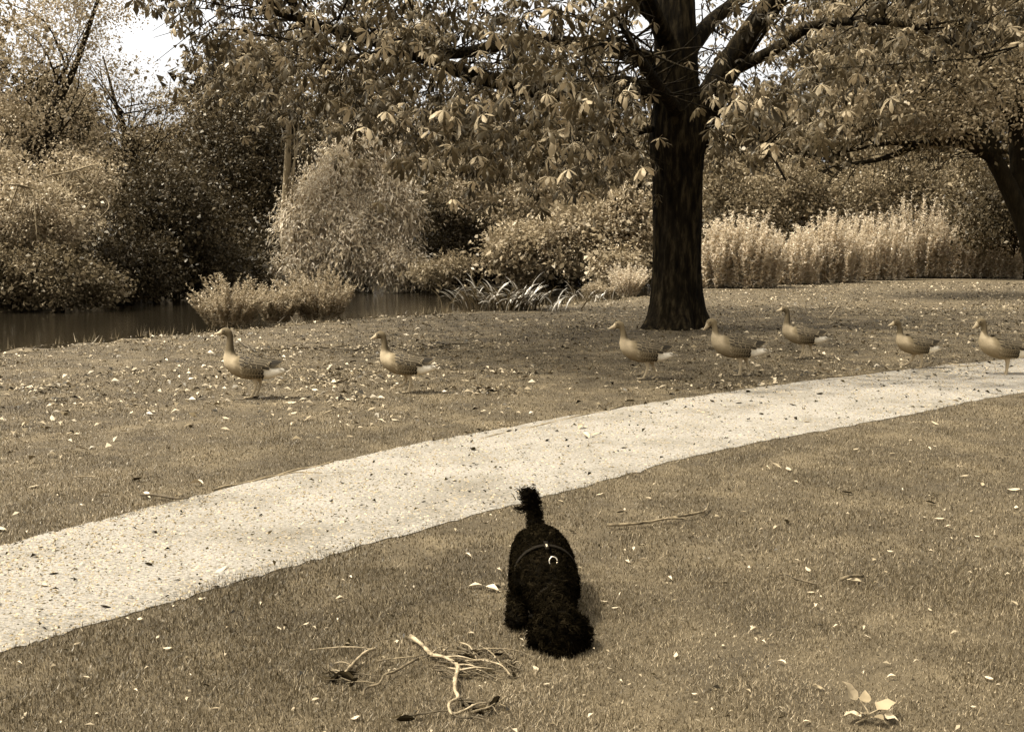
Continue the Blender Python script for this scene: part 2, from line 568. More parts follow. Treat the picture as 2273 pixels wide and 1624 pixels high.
# timber edging along the far side of the path
M['edging'] = noise_mat('edging_timber', [(0.3, 0.10), (0.6, 0.2), (0.8, 0.3)], scale=18, bump=0.4, bdist=0.004)
for lab, p0, p1 in [('weathered edging board at the far path side behind the dog', (1065, 978), (1385, 903)),
                    ('weathered edging board at the far path side left of the dog', (470, 1092), (740, 1028)),
                    ('weathered edging board at the path side by the rightmost geese', (1850, 838), (2060, 815))]:
    a_, b_ = g(*p0), g(*p1)
    a_.y += 0.03; b_.y += 0.03
    mb = MB()
    N = 10
    for i in range(N):
        pass
    dv = (b_ - a_); L = dv.length; dv.normalize(); sd = Vector((-dv.y, dv.x, 0))
    ring = []
    for i in range(N + 1):
        c = a_ + dv * L * i / N + sd * (0.012 * math.sin(i * 1.3))
        h = 0.012 + 0.005 * math.sin(i * 2.1)
        for (w_, z_) in ((-0.008, -0.02), (-0.008, h - 0.003), (-0.005, h), (0.005, h), (0.008, h - 0.003), (0.008, -0.02)):
            ring.append(c + sd * w_ + Vector((0, 0, z_)))
    Q = []
    for i in range(N):
        for j in range(6):
            Q.append((i * 6 + j, i * 6 + (j + 1) % 6, i * 6 + 6 + (j + 1) % 6, i * 6 + 6 + j))
    Q += [(0, 1, 4, 5), (1, 2, 3, 4), (N * 6, N * 6 + 1, N * 6 + 4, N * 6 + 5), (N * 6 + 1, N * 6 + 2, N * 6 + 3, N * 6 + 4)]
    mb.add(np.array(ring), Q)
    o = link('path_edging', mb.mesh('path_edging', False, a_), M['edging'], loc=a_)
    tag(o, lab, 'edging', 'timber edging of the path')


# ------------------------------------------------------------------ foliage
def leaf_quads(C, L, W, D, S, fold=0.25, tri=False):
    """C base points, D unit leaf directions, S unit side directions"""
    Nn = np.cross(D, S)
    n = len(C)
    L = L[:, None]; W = W[:, None]
    if tri:
        V = np.stack([C + S * W * 0.5, C + D * L, C - S * W * 0.5], 1).reshape(-1, 3)
        return V, np.arange(n * 3).reshape(n, 3)
    a = C
    b = C + D * L * 0.45 + S * W * 0.5 + Nn * W * fold
    c = C + D * L
    d = C + D * L * 0.45 - S * W * 0.5 + Nn * W * fold
    V = np.stack([a, b, c, d], 1).reshape(-1, 3)
    Qd = np.arange(n * 4).reshape(n, 4)
    return V, Qd


def unit(v):
    return v / (np.linalg.norm(v, axis=-1, keepdims=True) + 1e-9)


def hollows(P, sc):
    x, y, z = P.T
    f = 1.0 / sc
    return (np.sin(x * f + 1.3 * np.sin(z * f * .7)) + np.sin(z * f * 1.3 + y * f * .4 + 2) + np.sin(x * f * 2.1 - z * f * 1.7 + 1)) / 3


def crown_points(lobes, nclump, r_lo=0.5):
    """clump centres spread through the outer volume of the lobes"""
    lb = np.array(lobes, float)
    w = (lb[:, 3] * lb[:, 5] + lb[:, 4] * lb[:, 5] + lb[:, 3] * lb[:, 4])
    which = rng.choice(len(lb), nclump, p=w / w.sum())
    d = unit(rng.normal(0, 1, (nclump, 3)))
    d[:, 1] -= 0.35 * rng.uniform(0, 1, nclump)          # a little fuller on the river side
    d = unit(d)
    r = rng.uniform(r_lo ** 2, 1, nclump) ** 0.5
    P = lb[which, :3] + d * lb[which, 3:] * r[:, None]
    h = hollows(P, 0.55)
    r = r * (1 + 0.16 * h)                                # bulges and hollows
    return lb[which, :3] + d * lb[which, 3:] * r[:, None], d


def leaves_on(clumps, outd, per, rad, L0, W0, droop=0.0, flat=0.6, mean=0.45, tri=False, zs=0.62):
    nc = len(clumps)
    rad = rad * rng.uniform(0.55, 1.5, nc)
    n = nc * per
    base = np.repeat(clumps, per, 0)
    od = np.repeat(outd, per, 0)
    o = rng.normal(0, 1, (n, 3)) * np.array([1, 1, zs]) * (rad if np.isscalar(rad) else np.repeat(rad, per)[:, None]) * 0.6
    C = base + o
    D = unit(rng.normal(0, 1, (n, 3)) * 0.8 + od * 0.7 + np.array([0, 0, -droop]))
    up = unit(rng.normal(0, 1, (n, 3)) * (1 - flat) + np.array([0, 0, 1.0]) * flat * (0.25 if droop > 1 else 1.0) + od * (0.8 if droop > 1 else 0.3))
    S = unit(np.cross(up, D))
    sz = rng.uniform(0.65, 1.25, n)
    V, Qd = leaf_quads(C, L0 * sz, W0 * sz * rng.uniform(0.8, 1.15, n), D, S, tri=tri)
    ct = rng.normal(mean, 0.13, nc)
    ti = np.clip(np.repeat(ct, per) + rng.normal(0, 0.17, n), 0, 1)
    return V, Qd, np.repeat(ti, 3 if tri else 4)


def lobe(xc, yc, rx, ry, Y, ryd=None):
    c = at(xc, yc, Y)
    r1, r2 = rx * Y / F, ry * Y / F
    return (c.x, c.y, c.z, r1, ryd if ryd else max(r1 * 0.8, 0.6), r2)


def bg_tree(name, label, cat, lobes, nclump, per, rad, leaf, mat, group=None, base=None, trunk=(0.14, 'bark2'), limbs=7, r_lo=0.5, droop=0.1, mean=0.45, stems=1, inner=3.0, tri=False, zs=0.62):
    lb = np.array(lobes)
    if base is None:
        bx, by = lb[:, 0].mean(), lb[:, 1].mean()
    else:
        bx, by = base
    if by > float(curve_y(NEAR, bx)):
        by = max(by, float(curve_y(FAR, bx)) + 1.0)
    bz = float(terrain(np.array([bx]), np.array([by]))[0])
    root = empty(name, (bx, by, bz), label, cat, group)
    org = np.array([bx, by, bz])
    cl, od = crown_points(lobes, nclump, r_lo)
    zmin = WATER_Z + 0.12
    cl[:, 2] = np.maximum(cl[:, 2], zmin + rng.uniform(0, 0.5, nclump))
    V, Qd, ti = leaves_on(cl, od, per, rad, leaf[0], leaf[1], droop, mean=mean, tri=tri, zs=zs)
    # leaves of the inner crown: bigger sprays that close it
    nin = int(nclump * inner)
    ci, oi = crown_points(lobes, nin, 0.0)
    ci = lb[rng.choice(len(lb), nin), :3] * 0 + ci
    Vi, Qi, tii = leaves_on(ci, oi, 5, rad * 1.2, leaf[0] * 2.1, leaf[1] * 2.2, droop, mean=mean - 0.25, tri=tri)  # lower tint mean paints the crown's interior shade into these leaves
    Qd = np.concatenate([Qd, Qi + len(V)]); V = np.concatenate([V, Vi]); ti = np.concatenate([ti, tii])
    V[:, 2] = np.maximum(V[:, 2], zmin - 0.1)
    o = link('crown', mesh_np('crown', V - org, Qd, ti), M[mat], root)
    o['kind'] = 'stuff'
    mb = MB()
    top = lb[np.argmax(lb[:, 2])]
    tr = trunk[0]
    for s_ in range(stems):
        jx, jy = (0, 0) if stems == 1 else (rng.uniform(-1, 1) * tr * 5, rng.uniform(-1, 1) * tr * 4)
        h = top[2] + top[5] * 0.4 - bz
        P = [(jx, jy, -0.3), (jx + rng.uniform(-.1, .1) * h * .3, jy, h * 0.3), ((top[0] - bx) * .6 + jx * 2, (top[1] - by) * .6, h * 0.65), (top[0] - bx + jx * 3, top[1] - by, h)]
        tube(mb, P, [tr * 1.25, tr, tr * 0.7, tr * 0.25], 8, 4, 0.06)
    tk = link('trunk', mb.mesh('trunk'), M[trunk[1]], root)
    mb2 = MB()
    pick = rng.choice(nclump, min(limbs * 3, nclump), replace=False)
    for i_ in pick:
        e = cl[i_] - org
        f0 = rng.uniform(0.2, 0.75)
        hh = (top[2] + top[5] * 0.4 - bz) * f0
        s0 = np.array([(top[0] - bx) * f0 * .8, (top[1] - by) * f0 * .8, hh])
        dl_ = np.linalg.norm(e - s0)
        mid = s0 * .6 + e * .4 + np.array([0, 0, 0.08 * dl_]) + rng.normal(0, .10, 3) * dl_
        mid2 = s0 * .25 + e * .75 + np.array([0, 0, 0.10 * dl_]) + rng.normal(0, .08, 3) * dl_
        tube(mb2, [s0, mid, mid2, e], [tr * 0.28, tr * 0.15, tr * .08, tr * 0.03], 5, 3)
    lm = link('limbs', mb2.mesh('limbs'), M[trunk[1]], root)
    return root


# --- far row of trees behind everything
far = [(-120, 200, 190, 330, 72, 'fol_mid', 'airy mid-toned tree at the far left edge of the wood'),
       (130, 330, 130, 170, 76, 'fol_mid', 'tree behind the bright bush at the left river bend'),
       (330, 400, 140, 120, 80, 'fol_mid', 'low far tree under the bright gap of sky'),
       (560, 300, 150, 210, 74, 'fol_dark', 'dark far tree behind the pale slender trunk'),
       (800, 330, 150, 180, 78, 'fol_mid', 'far tree rising behind the pale willow'),
       (1030, 390, 150, 160, 74, 'fol_mid', 'far tree between the willow and the chestnut'),
       (1270, 400, 150, 160, 78, 'fol_mid', 'far tree left of the chestnut trunk'),
       (1500, 390, 150, 170, 80, 'fol_mid', 'far tree straight behind the chestnut trunk'),
       (1700, 380, 150, 170, 76, 'fol_light', 'pale far tree right of the chestnut trunk'),
       (1930, 210, 170, 320, 72, 'fol_mid', 'tall far tree behind the left half of the pale weeds'),
       (2150, 190, 170, 340, 75, 'fol_light', 'tall pale far tree behind the right half of the weeds'),
       (2400, 190, 190, 340, 72, 'fol_mid', 'tall far tree at the right edge of the wood')]
for (xc, yc, rx, ry, Y, mt, lab) in far:
    lbs = [lobe(xc, yc + 0.3 * ry, rx, ry * 0.72, Y, 3.5), lobe(xc + rng.uniform(-40, 40), yc - 0.35 * ry, rx * 0.75, ry * 0.6, Y, 3)]
    bg_tree('woodland_tree', lab, 'tree', lbs, 300, 42, 1.1, (0.31, 0.22), mt, 'trees of the wood across the river', trunk=(0.22, 'bark2'), r_lo=0.2, tri=True)

# --- left bank, across the river
bg_tree('leafy_tree', 'tall airy tree with small leaves at the left edge across the river', 'tree',
        [lobe(40, 110, 170, 190, 44), lobe(230, -10, 150, 60, 46), lobe(20, 320, 130, 130, 43), lobe(170, 300, 100, 100, 46), lobe(130, 60, 110, 120, 46)], 310, 60, 0.75, (0.12, 0.07), 'fol_light',
        base=(at(30, 400, 43).x, 43), trunk=(0.2, 'bark2'), limbs=8, r_lo=0.35, mean=0.45, inner=0.4)
bg_tree('leafy_tree', 'sparse tree with thin twigs under the bright gap of sky', 'tree',
        [lobe(330, 300, 120, 80, 58), lobe(230, 170, 110, 110, 58), lobe(420, 240, 60, 80, 58), lobe(340, 215, 70, 50, 58)], 190, 45, 0.8, (0.12, 0.07), 'fol_mid',
        trunk=(0.16, 'bark2'), limbs=16, r_lo=0.2, mean=0.5, inner=0.5)
bg_tree('leafy_tree', 'tall dark tree behind the slender pale trunk', 'tree',
        [lobe(520, 350, 130, 130, 54), lobe(620, 480, 110, 140, 53), lobe(660, 300, 110, 110, 55), lobe(450, 420, 100, 100, 54)], 380, 65, 0.7, (0.12, 0.075), 'fol_dark',
        trunk=(0.2, 'bark2'), limbs=10, r_lo=0.3)
bg_tree('slender_tree', 'slender tree with a bare pale trunk left of the willow', 'tree',
        [lobe(640, 120, 130, 80, 47.5), lobe(560, 160, 80, 60, 47.5)], 110, 45, 0.7, (0.12, 0.07), 'fol_mid',
        base=(at(625, 500, 47.5).x, 47.5), trunk=(0.17, 'palebark'), limbs=1, r_lo=0.3)
bg_tree('rounded_bush', 'big dark rounded bush overhanging the river on the left', 'bush',
        [lobe(370, 480, 140, 130, 41), lobe(300, 600, 130, 90, 39), lobe(440, 590, 110, 90, 42)], 520, 70, 0.42, (0.095, 0.06), 'fol_dark',
        trunk=(0.12, 'bark2'), limbs=8, r_lo=0.45, stems=3, mean=0.5)
bright_bush = bg_tree('overhanging_bush', 'bright leafy bush with bare pale twigs at the left frame edge', 'bush',
        [lobe(70, 480, 120, 90, 35), lobe(-40, 420, 100, 120, 36), lobe(170, 420, 80, 80, 37)], 300, 70, 0.42, (0.09, 0.055), 'fol_light',
        trunk=(0.09, 'palebark'), limbs=9, r_lo=0.6, stems=3, mean=0.58)
bg_tree('overhanging_bush', 'low dark-edged bush trailing into the water at the left', 'bush',
        [lobe(110, 615, 110, 70, 34), lobe(-20, 600, 110, 80, 34), lobe(210, 640, 60, 50, 34.5)], 330, 65, 0.36, (0.085, 0.052), 'fol_mid',
        trunk=(0.08, 'bark2'), limbs=6, r_lo=0.4, stems=3)
bg_tree('dense_shrub', 'dark shrub between the rounded bush and the willow', 'bush',
        [lobe(570, 560, 80, 70, 50), lobe(640, 590, 70, 60, 50), lobe(510, 520, 60, 70, 51)], 170, 60, 0.6, (0.11, 0.065), 'fol_dark',
        trunk=(0.09, 'bark2'), limbs=5, r_lo=0.3, stems=2)
# --- willow
bg_tree('willow', 'pale drooping willow at the river bend', 'tree',
        [lobe(770, 400, 95, 90, 50), lobe(700, 500, 85, 90, 49), lobe(780, 540, 80, 90, 48.5), lobe(870, 470, 65, 90, 49.5), lobe(880, 590, 65, 45, 48), lobe(850, 330, 90, 55, 51), lobe(670, 600, 60, 45, 48.5)], 640, 70, 0.42, (0.17, 0.045), 'fol_willow',
        trunk=(0.16, 'bark2'), limbs=8, r_lo=0.72, droop=1.3, stems=2, zs=1.3, mean=0.62)
# --- middle
bg_tree('dense_shrub', 'dark shrub at the bank right of the willow', 'bush',
        [lobe(1000, 490, 85, 80, 54), lobe(980, 570, 80, 50, 53), lobe(1080, 560, 70, 60, 53)], 230, 60, 0.6, (0.11, 0.065), 'fol_dark',
        trunk=(0.1, 'bark2'), limbs=6, r_lo=0.35, stems=2)
bg_tree('leafy_tree', 'mid-toned tree left of the chestnut trunk across the bank', 'tree',
        [lobe(1190, 430, 130, 90, 50), lobe(1330, 400, 110, 90, 51), lobe(1060, 400, 100, 80, 52)], 280, 60, 0.6, (0.12, 0.07), 'fol_light',
        trunk=(0.15, 'bark2'), limbs=8, r_lo=0.35, mean=0.55)
bg_tree('leafy_shrub', 'broad-leaved shrub at the water behind the sword-leaved clump', 'bush',
        [lobe(1160, 560, 90, 65, 46), lobe(1290, 530, 95, 85, 45), lobe(1390, 500, 70, 80, 45), lobe(1370, 590, 60, 40, 43)], 380, 60, 0.45, (0.12, 0.08), 'fol_light',
        trunk=(0.09, 'bark2'), limbs=8, r_lo=0.35, stems=3, mean=0.55)
bg_tree('leafy_shrub', 'small bright willow shrub low over the water beside the willow', 'bush',
        [lobe(965, 605, 50, 25, 46), lobe(1010, 590, 40, 25, 46)], 60, 45, 0.35, (0.13, 0.04), 'fol_light',
        trunk=(0.05, 'bark2'), limbs=4, r_lo=0.2, stems=2)
# --- right
bg_tree('leafy_shrub', 'mid-toned shrub behind the pale weeds beside the chestnut trunk', 'bush',
        [lobe(1690, 460, 70, 60, 54), lobe(1610, 430, 50, 90, 55), lobe(1760, 420, 60, 70, 55), lobe(1830, 470, 60, 60, 55)], 260, 55, 0.6, (0.12, 0.07), 'fol_mid',
        trunk=(0.1, 'bark2'), limbs=7, r_lo=0.3, stems=2, mean=0.55)
bg_tree('leafy_shrub', 'shrub behind the middle of the pale weeds', 'bush',
        [lobe(1900, 440, 60, 70, 56), lobe(1990, 400, 70, 90, 57), lobe(2090, 440, 60, 60, 56), lobe(2150, 390, 50, 80, 58)], 230, 55, 0.7, (0.13, 0.075), 'fol_mid',
        trunk=(0.1, 'bark2'), limbs=7, r_lo=0.3, stems=2, mean=0.55)
bg_tree('leafy_shrub', 'darker shrub behind the pale weeds near the right edge', 'bush',
        [lobe(2210, 470, 90, 90, 52), lobe(2330, 480, 90, 100, 52)], 230, 55, 0.6, (0.12, 0.07), 'fol_dark',
        trunk=(0.1, 'bark2'), limbs=6, r_lo=0.3, stems=2, mean=0.6)


# --- undergrowth at the foot of the wood
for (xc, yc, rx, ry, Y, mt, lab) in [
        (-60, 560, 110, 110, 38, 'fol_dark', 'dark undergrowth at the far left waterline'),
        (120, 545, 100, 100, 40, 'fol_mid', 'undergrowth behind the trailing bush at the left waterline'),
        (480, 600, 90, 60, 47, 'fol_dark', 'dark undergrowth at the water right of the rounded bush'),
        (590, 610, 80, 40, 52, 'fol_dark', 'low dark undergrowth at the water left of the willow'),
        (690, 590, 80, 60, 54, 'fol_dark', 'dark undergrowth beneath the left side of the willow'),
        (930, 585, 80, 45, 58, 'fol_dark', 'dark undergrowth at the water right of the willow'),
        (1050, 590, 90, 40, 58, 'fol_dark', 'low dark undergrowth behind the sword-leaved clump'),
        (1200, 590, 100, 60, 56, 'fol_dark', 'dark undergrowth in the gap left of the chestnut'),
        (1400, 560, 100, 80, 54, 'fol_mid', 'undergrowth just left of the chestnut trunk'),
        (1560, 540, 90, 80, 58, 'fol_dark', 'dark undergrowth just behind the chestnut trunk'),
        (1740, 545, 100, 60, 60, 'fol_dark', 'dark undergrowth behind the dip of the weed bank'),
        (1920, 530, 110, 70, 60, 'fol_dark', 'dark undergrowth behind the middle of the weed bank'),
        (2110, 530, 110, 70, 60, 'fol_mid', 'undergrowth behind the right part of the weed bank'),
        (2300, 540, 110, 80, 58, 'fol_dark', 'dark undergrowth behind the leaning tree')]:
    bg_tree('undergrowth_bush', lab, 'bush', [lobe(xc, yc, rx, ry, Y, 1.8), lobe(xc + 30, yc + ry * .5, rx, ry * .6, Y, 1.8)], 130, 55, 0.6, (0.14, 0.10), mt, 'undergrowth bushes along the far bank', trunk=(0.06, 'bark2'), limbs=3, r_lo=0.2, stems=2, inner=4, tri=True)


# ------------------------------------------------------------------ tall pale weeds and bank weeds
def weed_clump(name, label, group, cx, cy, wx, wy, h, nst, per, leaf, mat, splay=0.35, stem_mat='midstick', tuft=True, bz=None):
    bz = float(terrain(np.array([cx]), np.array([cy]))[0]) if bz is None else bz
    root = empty(name, (cx, cy, bz), label, 'weeds', group)
    a = rng.uniform(0, 2 * pi, nst); r = np.sqrt(rng.uniform(0, 1, nst))
    ox, oy = np.cos(a) * r, np.sin(a) * r
    hh = h * rng.uniform(0.5, 1.12, nst) * (1 - 0.45 * r ** 2)
    B = np.stack([ox * wx, oy * wy, np.full(nst, -0.05)], -1)
    Tp = np.stack([ox * (wx + splay * hh) + rng.normal(0, .06, nst) * h, oy * (wy + splay * hh), hh], -1)
    mid = (B + Tp) / 2; mid[:, 2] += 0.08 * hh; mid[:, :2] = B[:, :2] * 0.6 + Tp[:, :2] * 0.4
    mb = MB()
    w = 0.006
    for i in range(0, nst, 3):
        tube(mb, [B[i], mid[i], Tp[i]], [w, w * 0.8, w * 0.3], 4, 3)
    link('stems', mb.mesh('stems'), M[stem_mat], root)
    t = rng.uniform(0.01, 1.0, (nst, per)) ** 0.7
    C = (B[:, None] * ((1 - t) ** 2)[..., None] + 2 * mid[:, None] * (t * (1 - t))[..., None] + Tp[:, None] * (t ** 2)[..., None]).reshape(-1, 3)
    n = len(C)
    ang = rng.uniform(0, 2 * pi, n)
    D = unit(np.stack([np.cos(ang), np.sin(ang), rng.uniform(0.1, 1.0, n)], -1))
    up = unit(rng.normal(0, 0.4, (n, 3)) + np.array([0, 0, 1.0]))
    S = unit(np.cross(up, D))
    tf = t.reshape(-1)
    sz = rng.uniform(0.6, 1.2, n) * (1.15 - 0.5 * tf)
    C = C + D * 0.01
    V, Qd = leaf_quads(C, leaf[0] * sz, leaf[1] * 1.3 * sz, D, S, tri=True)
    ti = np.clip(rng.normal(0.5, 0.2, n), 0, 1)
    o = link('leaves', mesh_np('leaves', V, Qd, np.repeat(ti, 3)), M[mat], root)
    o['kind'] = 'stuff'
    return root


for (xb, yb, wd, topy, lab) in [
        (1590, 640, 70, 512, 'pale tall weeds directly right of the chestnut trunk'),
        (1665, 640, 80, 497, 'tallest pale weeds in the left part of the weed bank'),
        (1765, 632, 70, 530, 'lower pale weeds in the dip of the weed bank'),
        (1850, 628, 90, 500, 'pale weeds left of the middle of the weed bank'),
        (1945, 622, 90, 488, 'pale feathery weeds in the middle of the weed bank'),
        (2040, 618, 95, 470, 'tallest pale weeds right of the middle of the weed bank'),
        (2135, 618, 85, 482, 'pale weeds at the right part of the weed bank'),
        (2220, 618, 70, 520, 'low weeds at the right end of the weed bank by the leaning tree')]:
    c = g(xb, yb)
    hgt = at(xb, topy, c.y).z
    wx = wd * c.y / F
    weed_clump('tall_weeds', lab, 'bank of pale tall weeds', c.x, c.y + 0.8, wx * 0.85, 1.0, hgt * 1.2 * rng.uniform(.92, 1.08), 330, 85, (0.17, 0.055), 'fol_weed', splay=0.22)

for (xb, yb, wd, topy, lab, mt) in [
        (500, 722, 90, 622, 'bushy upright weeds at the near bank left of the willow', 'fol_light'),
        (610, 712, 50, 640, 'small weeds between two bushy clumps at the near bank', 'fol_light'),
        (705, 706, 85, 602, 'bushy weeds at the near bank under the willow', 'fol_light'),
        (1395, 655, 40, 590, 'small pale weeds at the bank beside the chestnut trunk', 'fol_weed'),
        (1330, 662, 50, 630, 'low weeds at the bank left of the chestnut', 'fol_light')]:
    c = g(xb, yb)
    hgt = at(xb, topy, c.y).z
    wx = wd * c.y / F
    weed_clump('bank_weeds', lab, 'weeds along the near bank', c.x, c.y + 0.3, wx * 0.5, 0.4, hgt * 1.12, 200, 60, (0.075, 0.028), mt, splay=0.75, bz=0.0)

# small grass tufts right on the bank edge
VV = []; TT = []; TI = []; off = 0
tx = rng.uniform(-8.4, 6, 170)
ty = curve_y(NEAR, tx) + rng.normal(0.0, 0.12, 170)
for x_, y_ in zip(tx, ty):
    nb = rng.integers(5, 14)
    X = x_ + rng.normal(0, 0.05, nb); Y = y_ + rng.normal(0, 0.05, nb)
    V, T = blades(X, Y, terrain(X, Y), rng.uniform(0.06, 0.24, nb), rng.uniform(0.003, 0.007, nb), 0.9)
    VV.append(V); TT.append(T + off); off += len(V); TI.append(np.repeat(rng.uniform(0.3, 1.0, nb), 3))
o = link('bank_grass', mesh_np('bank_grass', np.concatenate(VV), np.concatenate(TT), np.concatenate(TI)), M['grass'])
tag(o, 'uneven taller grass tufts along the river bank edge', 'grass', kind='stuff')


# ------------------------------------------------------------------ sword-leaved clump at the water
def strap_mesh(L, W, bend, twist):
    n = 7
    V = []
    x = z = 0.0
    a = 0.15
    for i in range(n):
        t = i / (n - 1)
        w = W * (0.75 + 0.5 * t) * (1 - t ** 4) * 0.5 + 0.001
        s = Vector((math.sin(twist * t) * w, math.cos(twist * t) * w, 0.0))
        V += [(x - s.x, -s.y, z), (x + 0.2 * w, 0, z - 0.2 * w), (x + s.x, s.y, z)]
        a += bend / (n - 1) * (0.4 + 1.6 * t)
        x += math.sin(a) * L / (n - 1); z += math.cos(a) * L / (n - 1)
    Qd = []
    for i in range(n - 1):
        for j in range(2):
            Qd.append((i * 3 + j, i * 3 + j + 1, i * 3 + 4 + j, i * 3 + 3 + j))
    return mesh_np('sword_leaf', np.array(V), np.array(Qd), np.full(len(V), random.uniform(0.1, 1.0)), True)


straps = [strap_mesh(random.uniform(0.75, 1.15), random.uniform(0.05, 0.075), random.uniform(0.25, 1.9), random.uniform(-0.8, 0.8)) for _ in range(12)]
for m_ in straps:
    m_.materials.append(M['iris'])
for (lab, xb, yb, wd, nb, sc) in [('clump of broad arching sword-shaped leaves at the water edge', 1120, 690, 105, 220, 1.0),
                                   ('smaller clump of thin arching leaves between the big clump and the chestnut', 1310, 668, 55, 60, 0.62)]:
    c = g(xb, yb)
    c.y += 0.4
    root = empty('sword_leaved_plant', (c.x, c.y, -0.05), lab, 'plant', 'arching plants at the water edge')
    for i in range(nb):
        x_ = rng.normal(0, 0.5) * wd * c.y / F
        link('leaf', straps[i % 12], None, root, (x_, rng.normal(0, 0.3), rng.uniform(-0.1, 0.02)),
             (rng.normal(0, 0.18), rng.normal(0, 0.18), rng.uniform(-0.9, 0.9) + (0 if rng.uniform() < 0.45 + 0.25 * np.sign(x_) else pi)), sc * rng.uniform(0.75, 1.1))


# ------------------------------------------------------------------ horse chestnut
def chestnut_leaf(seed, prof=((0.02, 0.05), (0.64, 1.0), (1.0, 0.02))):
    """palmate leaf: six drooping leaflets and a stalk; hub at the origin, stalk towards -x"""
    r = random.Random(seed)
    V, Qd = [], []
    nl = r.choice([5, 6, 7])
    for i in range(nl):
        a = (i / (nl - 1) - 0.5) * math.radians(250) + r.uniform(-.1, .1)
        L = r.uniform(0.15, 0.2) * (1 - 0.35 * abs(i / (nl - 1) - 0.5) * 2)
        W = L * r.uniform(0.3, 0.38)
        d = Vector((math.cos(a), math.sin(a), 0)); s = Vector((-d.y, d.x, 0))
        dr = r.uniform(0.35, 0.95)
        b0 = len(V)
        for t, w in prof:
            c = d * (L * t * math.cos(dr * t)) + Vector((0, 0, -L * t * math.sin(dr * t * 1.1)))
            rz = W * 0.22 * w
            V += [c + s * (W * w * 0.5) + Vector((0, 0, -rz)), c, c - s * (W * w * 0.5) + Vector((0, 0, -rz))]
        for k_ in range(len(prof) - 1):
            for j in range(2):
                Qd.append((b0 + k_ * 3 + j, b0 + k_ * 3 + j + 1, b0 + k_ * 3 + 4 + j, b0 + k_ * 3 + 3 + j))
    b0 = len(V)
    w = 0.0025
    V += [Vector((0, w, 0)), Vector((0, -w, 0)), Vector((-0.1, -w, 0.02)), Vector((-0.1, w, 0.02))]
    Qd.append((b0, b0 + 1, b0 + 2, b0 + 3))
    return np.array([tuple(v) for v in V]), np.array(Qd)


cl_protos = [chestnut_leaf(i) for i in range(6)]
cl_fine = [chestnut_leaf(i, ((0.03, 0.05), (0.4, 0.6), (0.72, 1.0), (1.0, 0.02))) for i in range(6)]
tb = g(1497, 728)
TX, TY = tb.x, tb.y
troot = empty('horse_chestnut', (TX, TY, 0), 'large horse chestnut with a thick dark trunk and spreading leafy crown', 'tree')
org = np.array([TX, TY, 0.0])


def W3(x, y, Y):
    p = at(x, y, Y)
    return np.array([p.x, p.y, p.z])


# trunk with root flare and furrowed bark
mb = MB()
rad0 = 57 * TY / F
prof = [(-0.25, 1.75), (0.0, 1.42), (0.12, 1.26), (0.3, 1.13), (0.6, 1.02), (1.0, 0.95), (1.6, 0.93), (2.2, 0.95), (2.8, 1.0), (3.3, 1.1), (3.7, 1.02), (4.3, 0.88), (5.2, 0.84), (6.5, 0.75), (8.0, 0.55), (10.0, 0.3), (11.5, 0.1)]
zz = np.linspace(-0.25, 11.5, 150)
rr = np.interp(zz, [p[0] for p in prof], [p[1] for p in prof]) * rad0 * 0.96
th = np.linspace(0, 2 * pi, 56, endpoint=False)
TH, ZZ = np.meshgrid(th, zz)
RR = np.repeat(rr[:, None], 56, 1)
flare = np.exp(-np.maximum(ZZ, 0) / 0.35)
RR = RR * (1 + flare * (0.14 * np.cos(TH * 5 + 0.8) + 0.08 * np.cos(TH * 3)) + 0.03 * np.cos(TH * 4 + ZZ * 0.7) + 0.025 * np.cos(TH * 9 + np.sin(ZZ * 1.5)) + 0.018 * np.sin(TH * 17 + 2.2 * np.sin(ZZ * 2.3)) + 0.012 * rng.uniform(-1, 1, RR.shape))
bendx = 0.05 * np.sin(zz * 0.6) - 0.012 * zz
V = np.stack([RR * np.cos(TH) + bendx[:, None], RR * np.sin(TH), ZZ], -1).reshape(-1, 3)
ii = np.arange(150 * 56).reshape(150, 56)
jj = np.roll(ii, -1, 1)
Q = np.stack([ii[:-1], jj[:-1], jj[1:], ii[1:]], -1).reshape(-1, 4)
link('trunk', mesh_np('trunk', V, Q, smooth=True), M['bark'], troot)

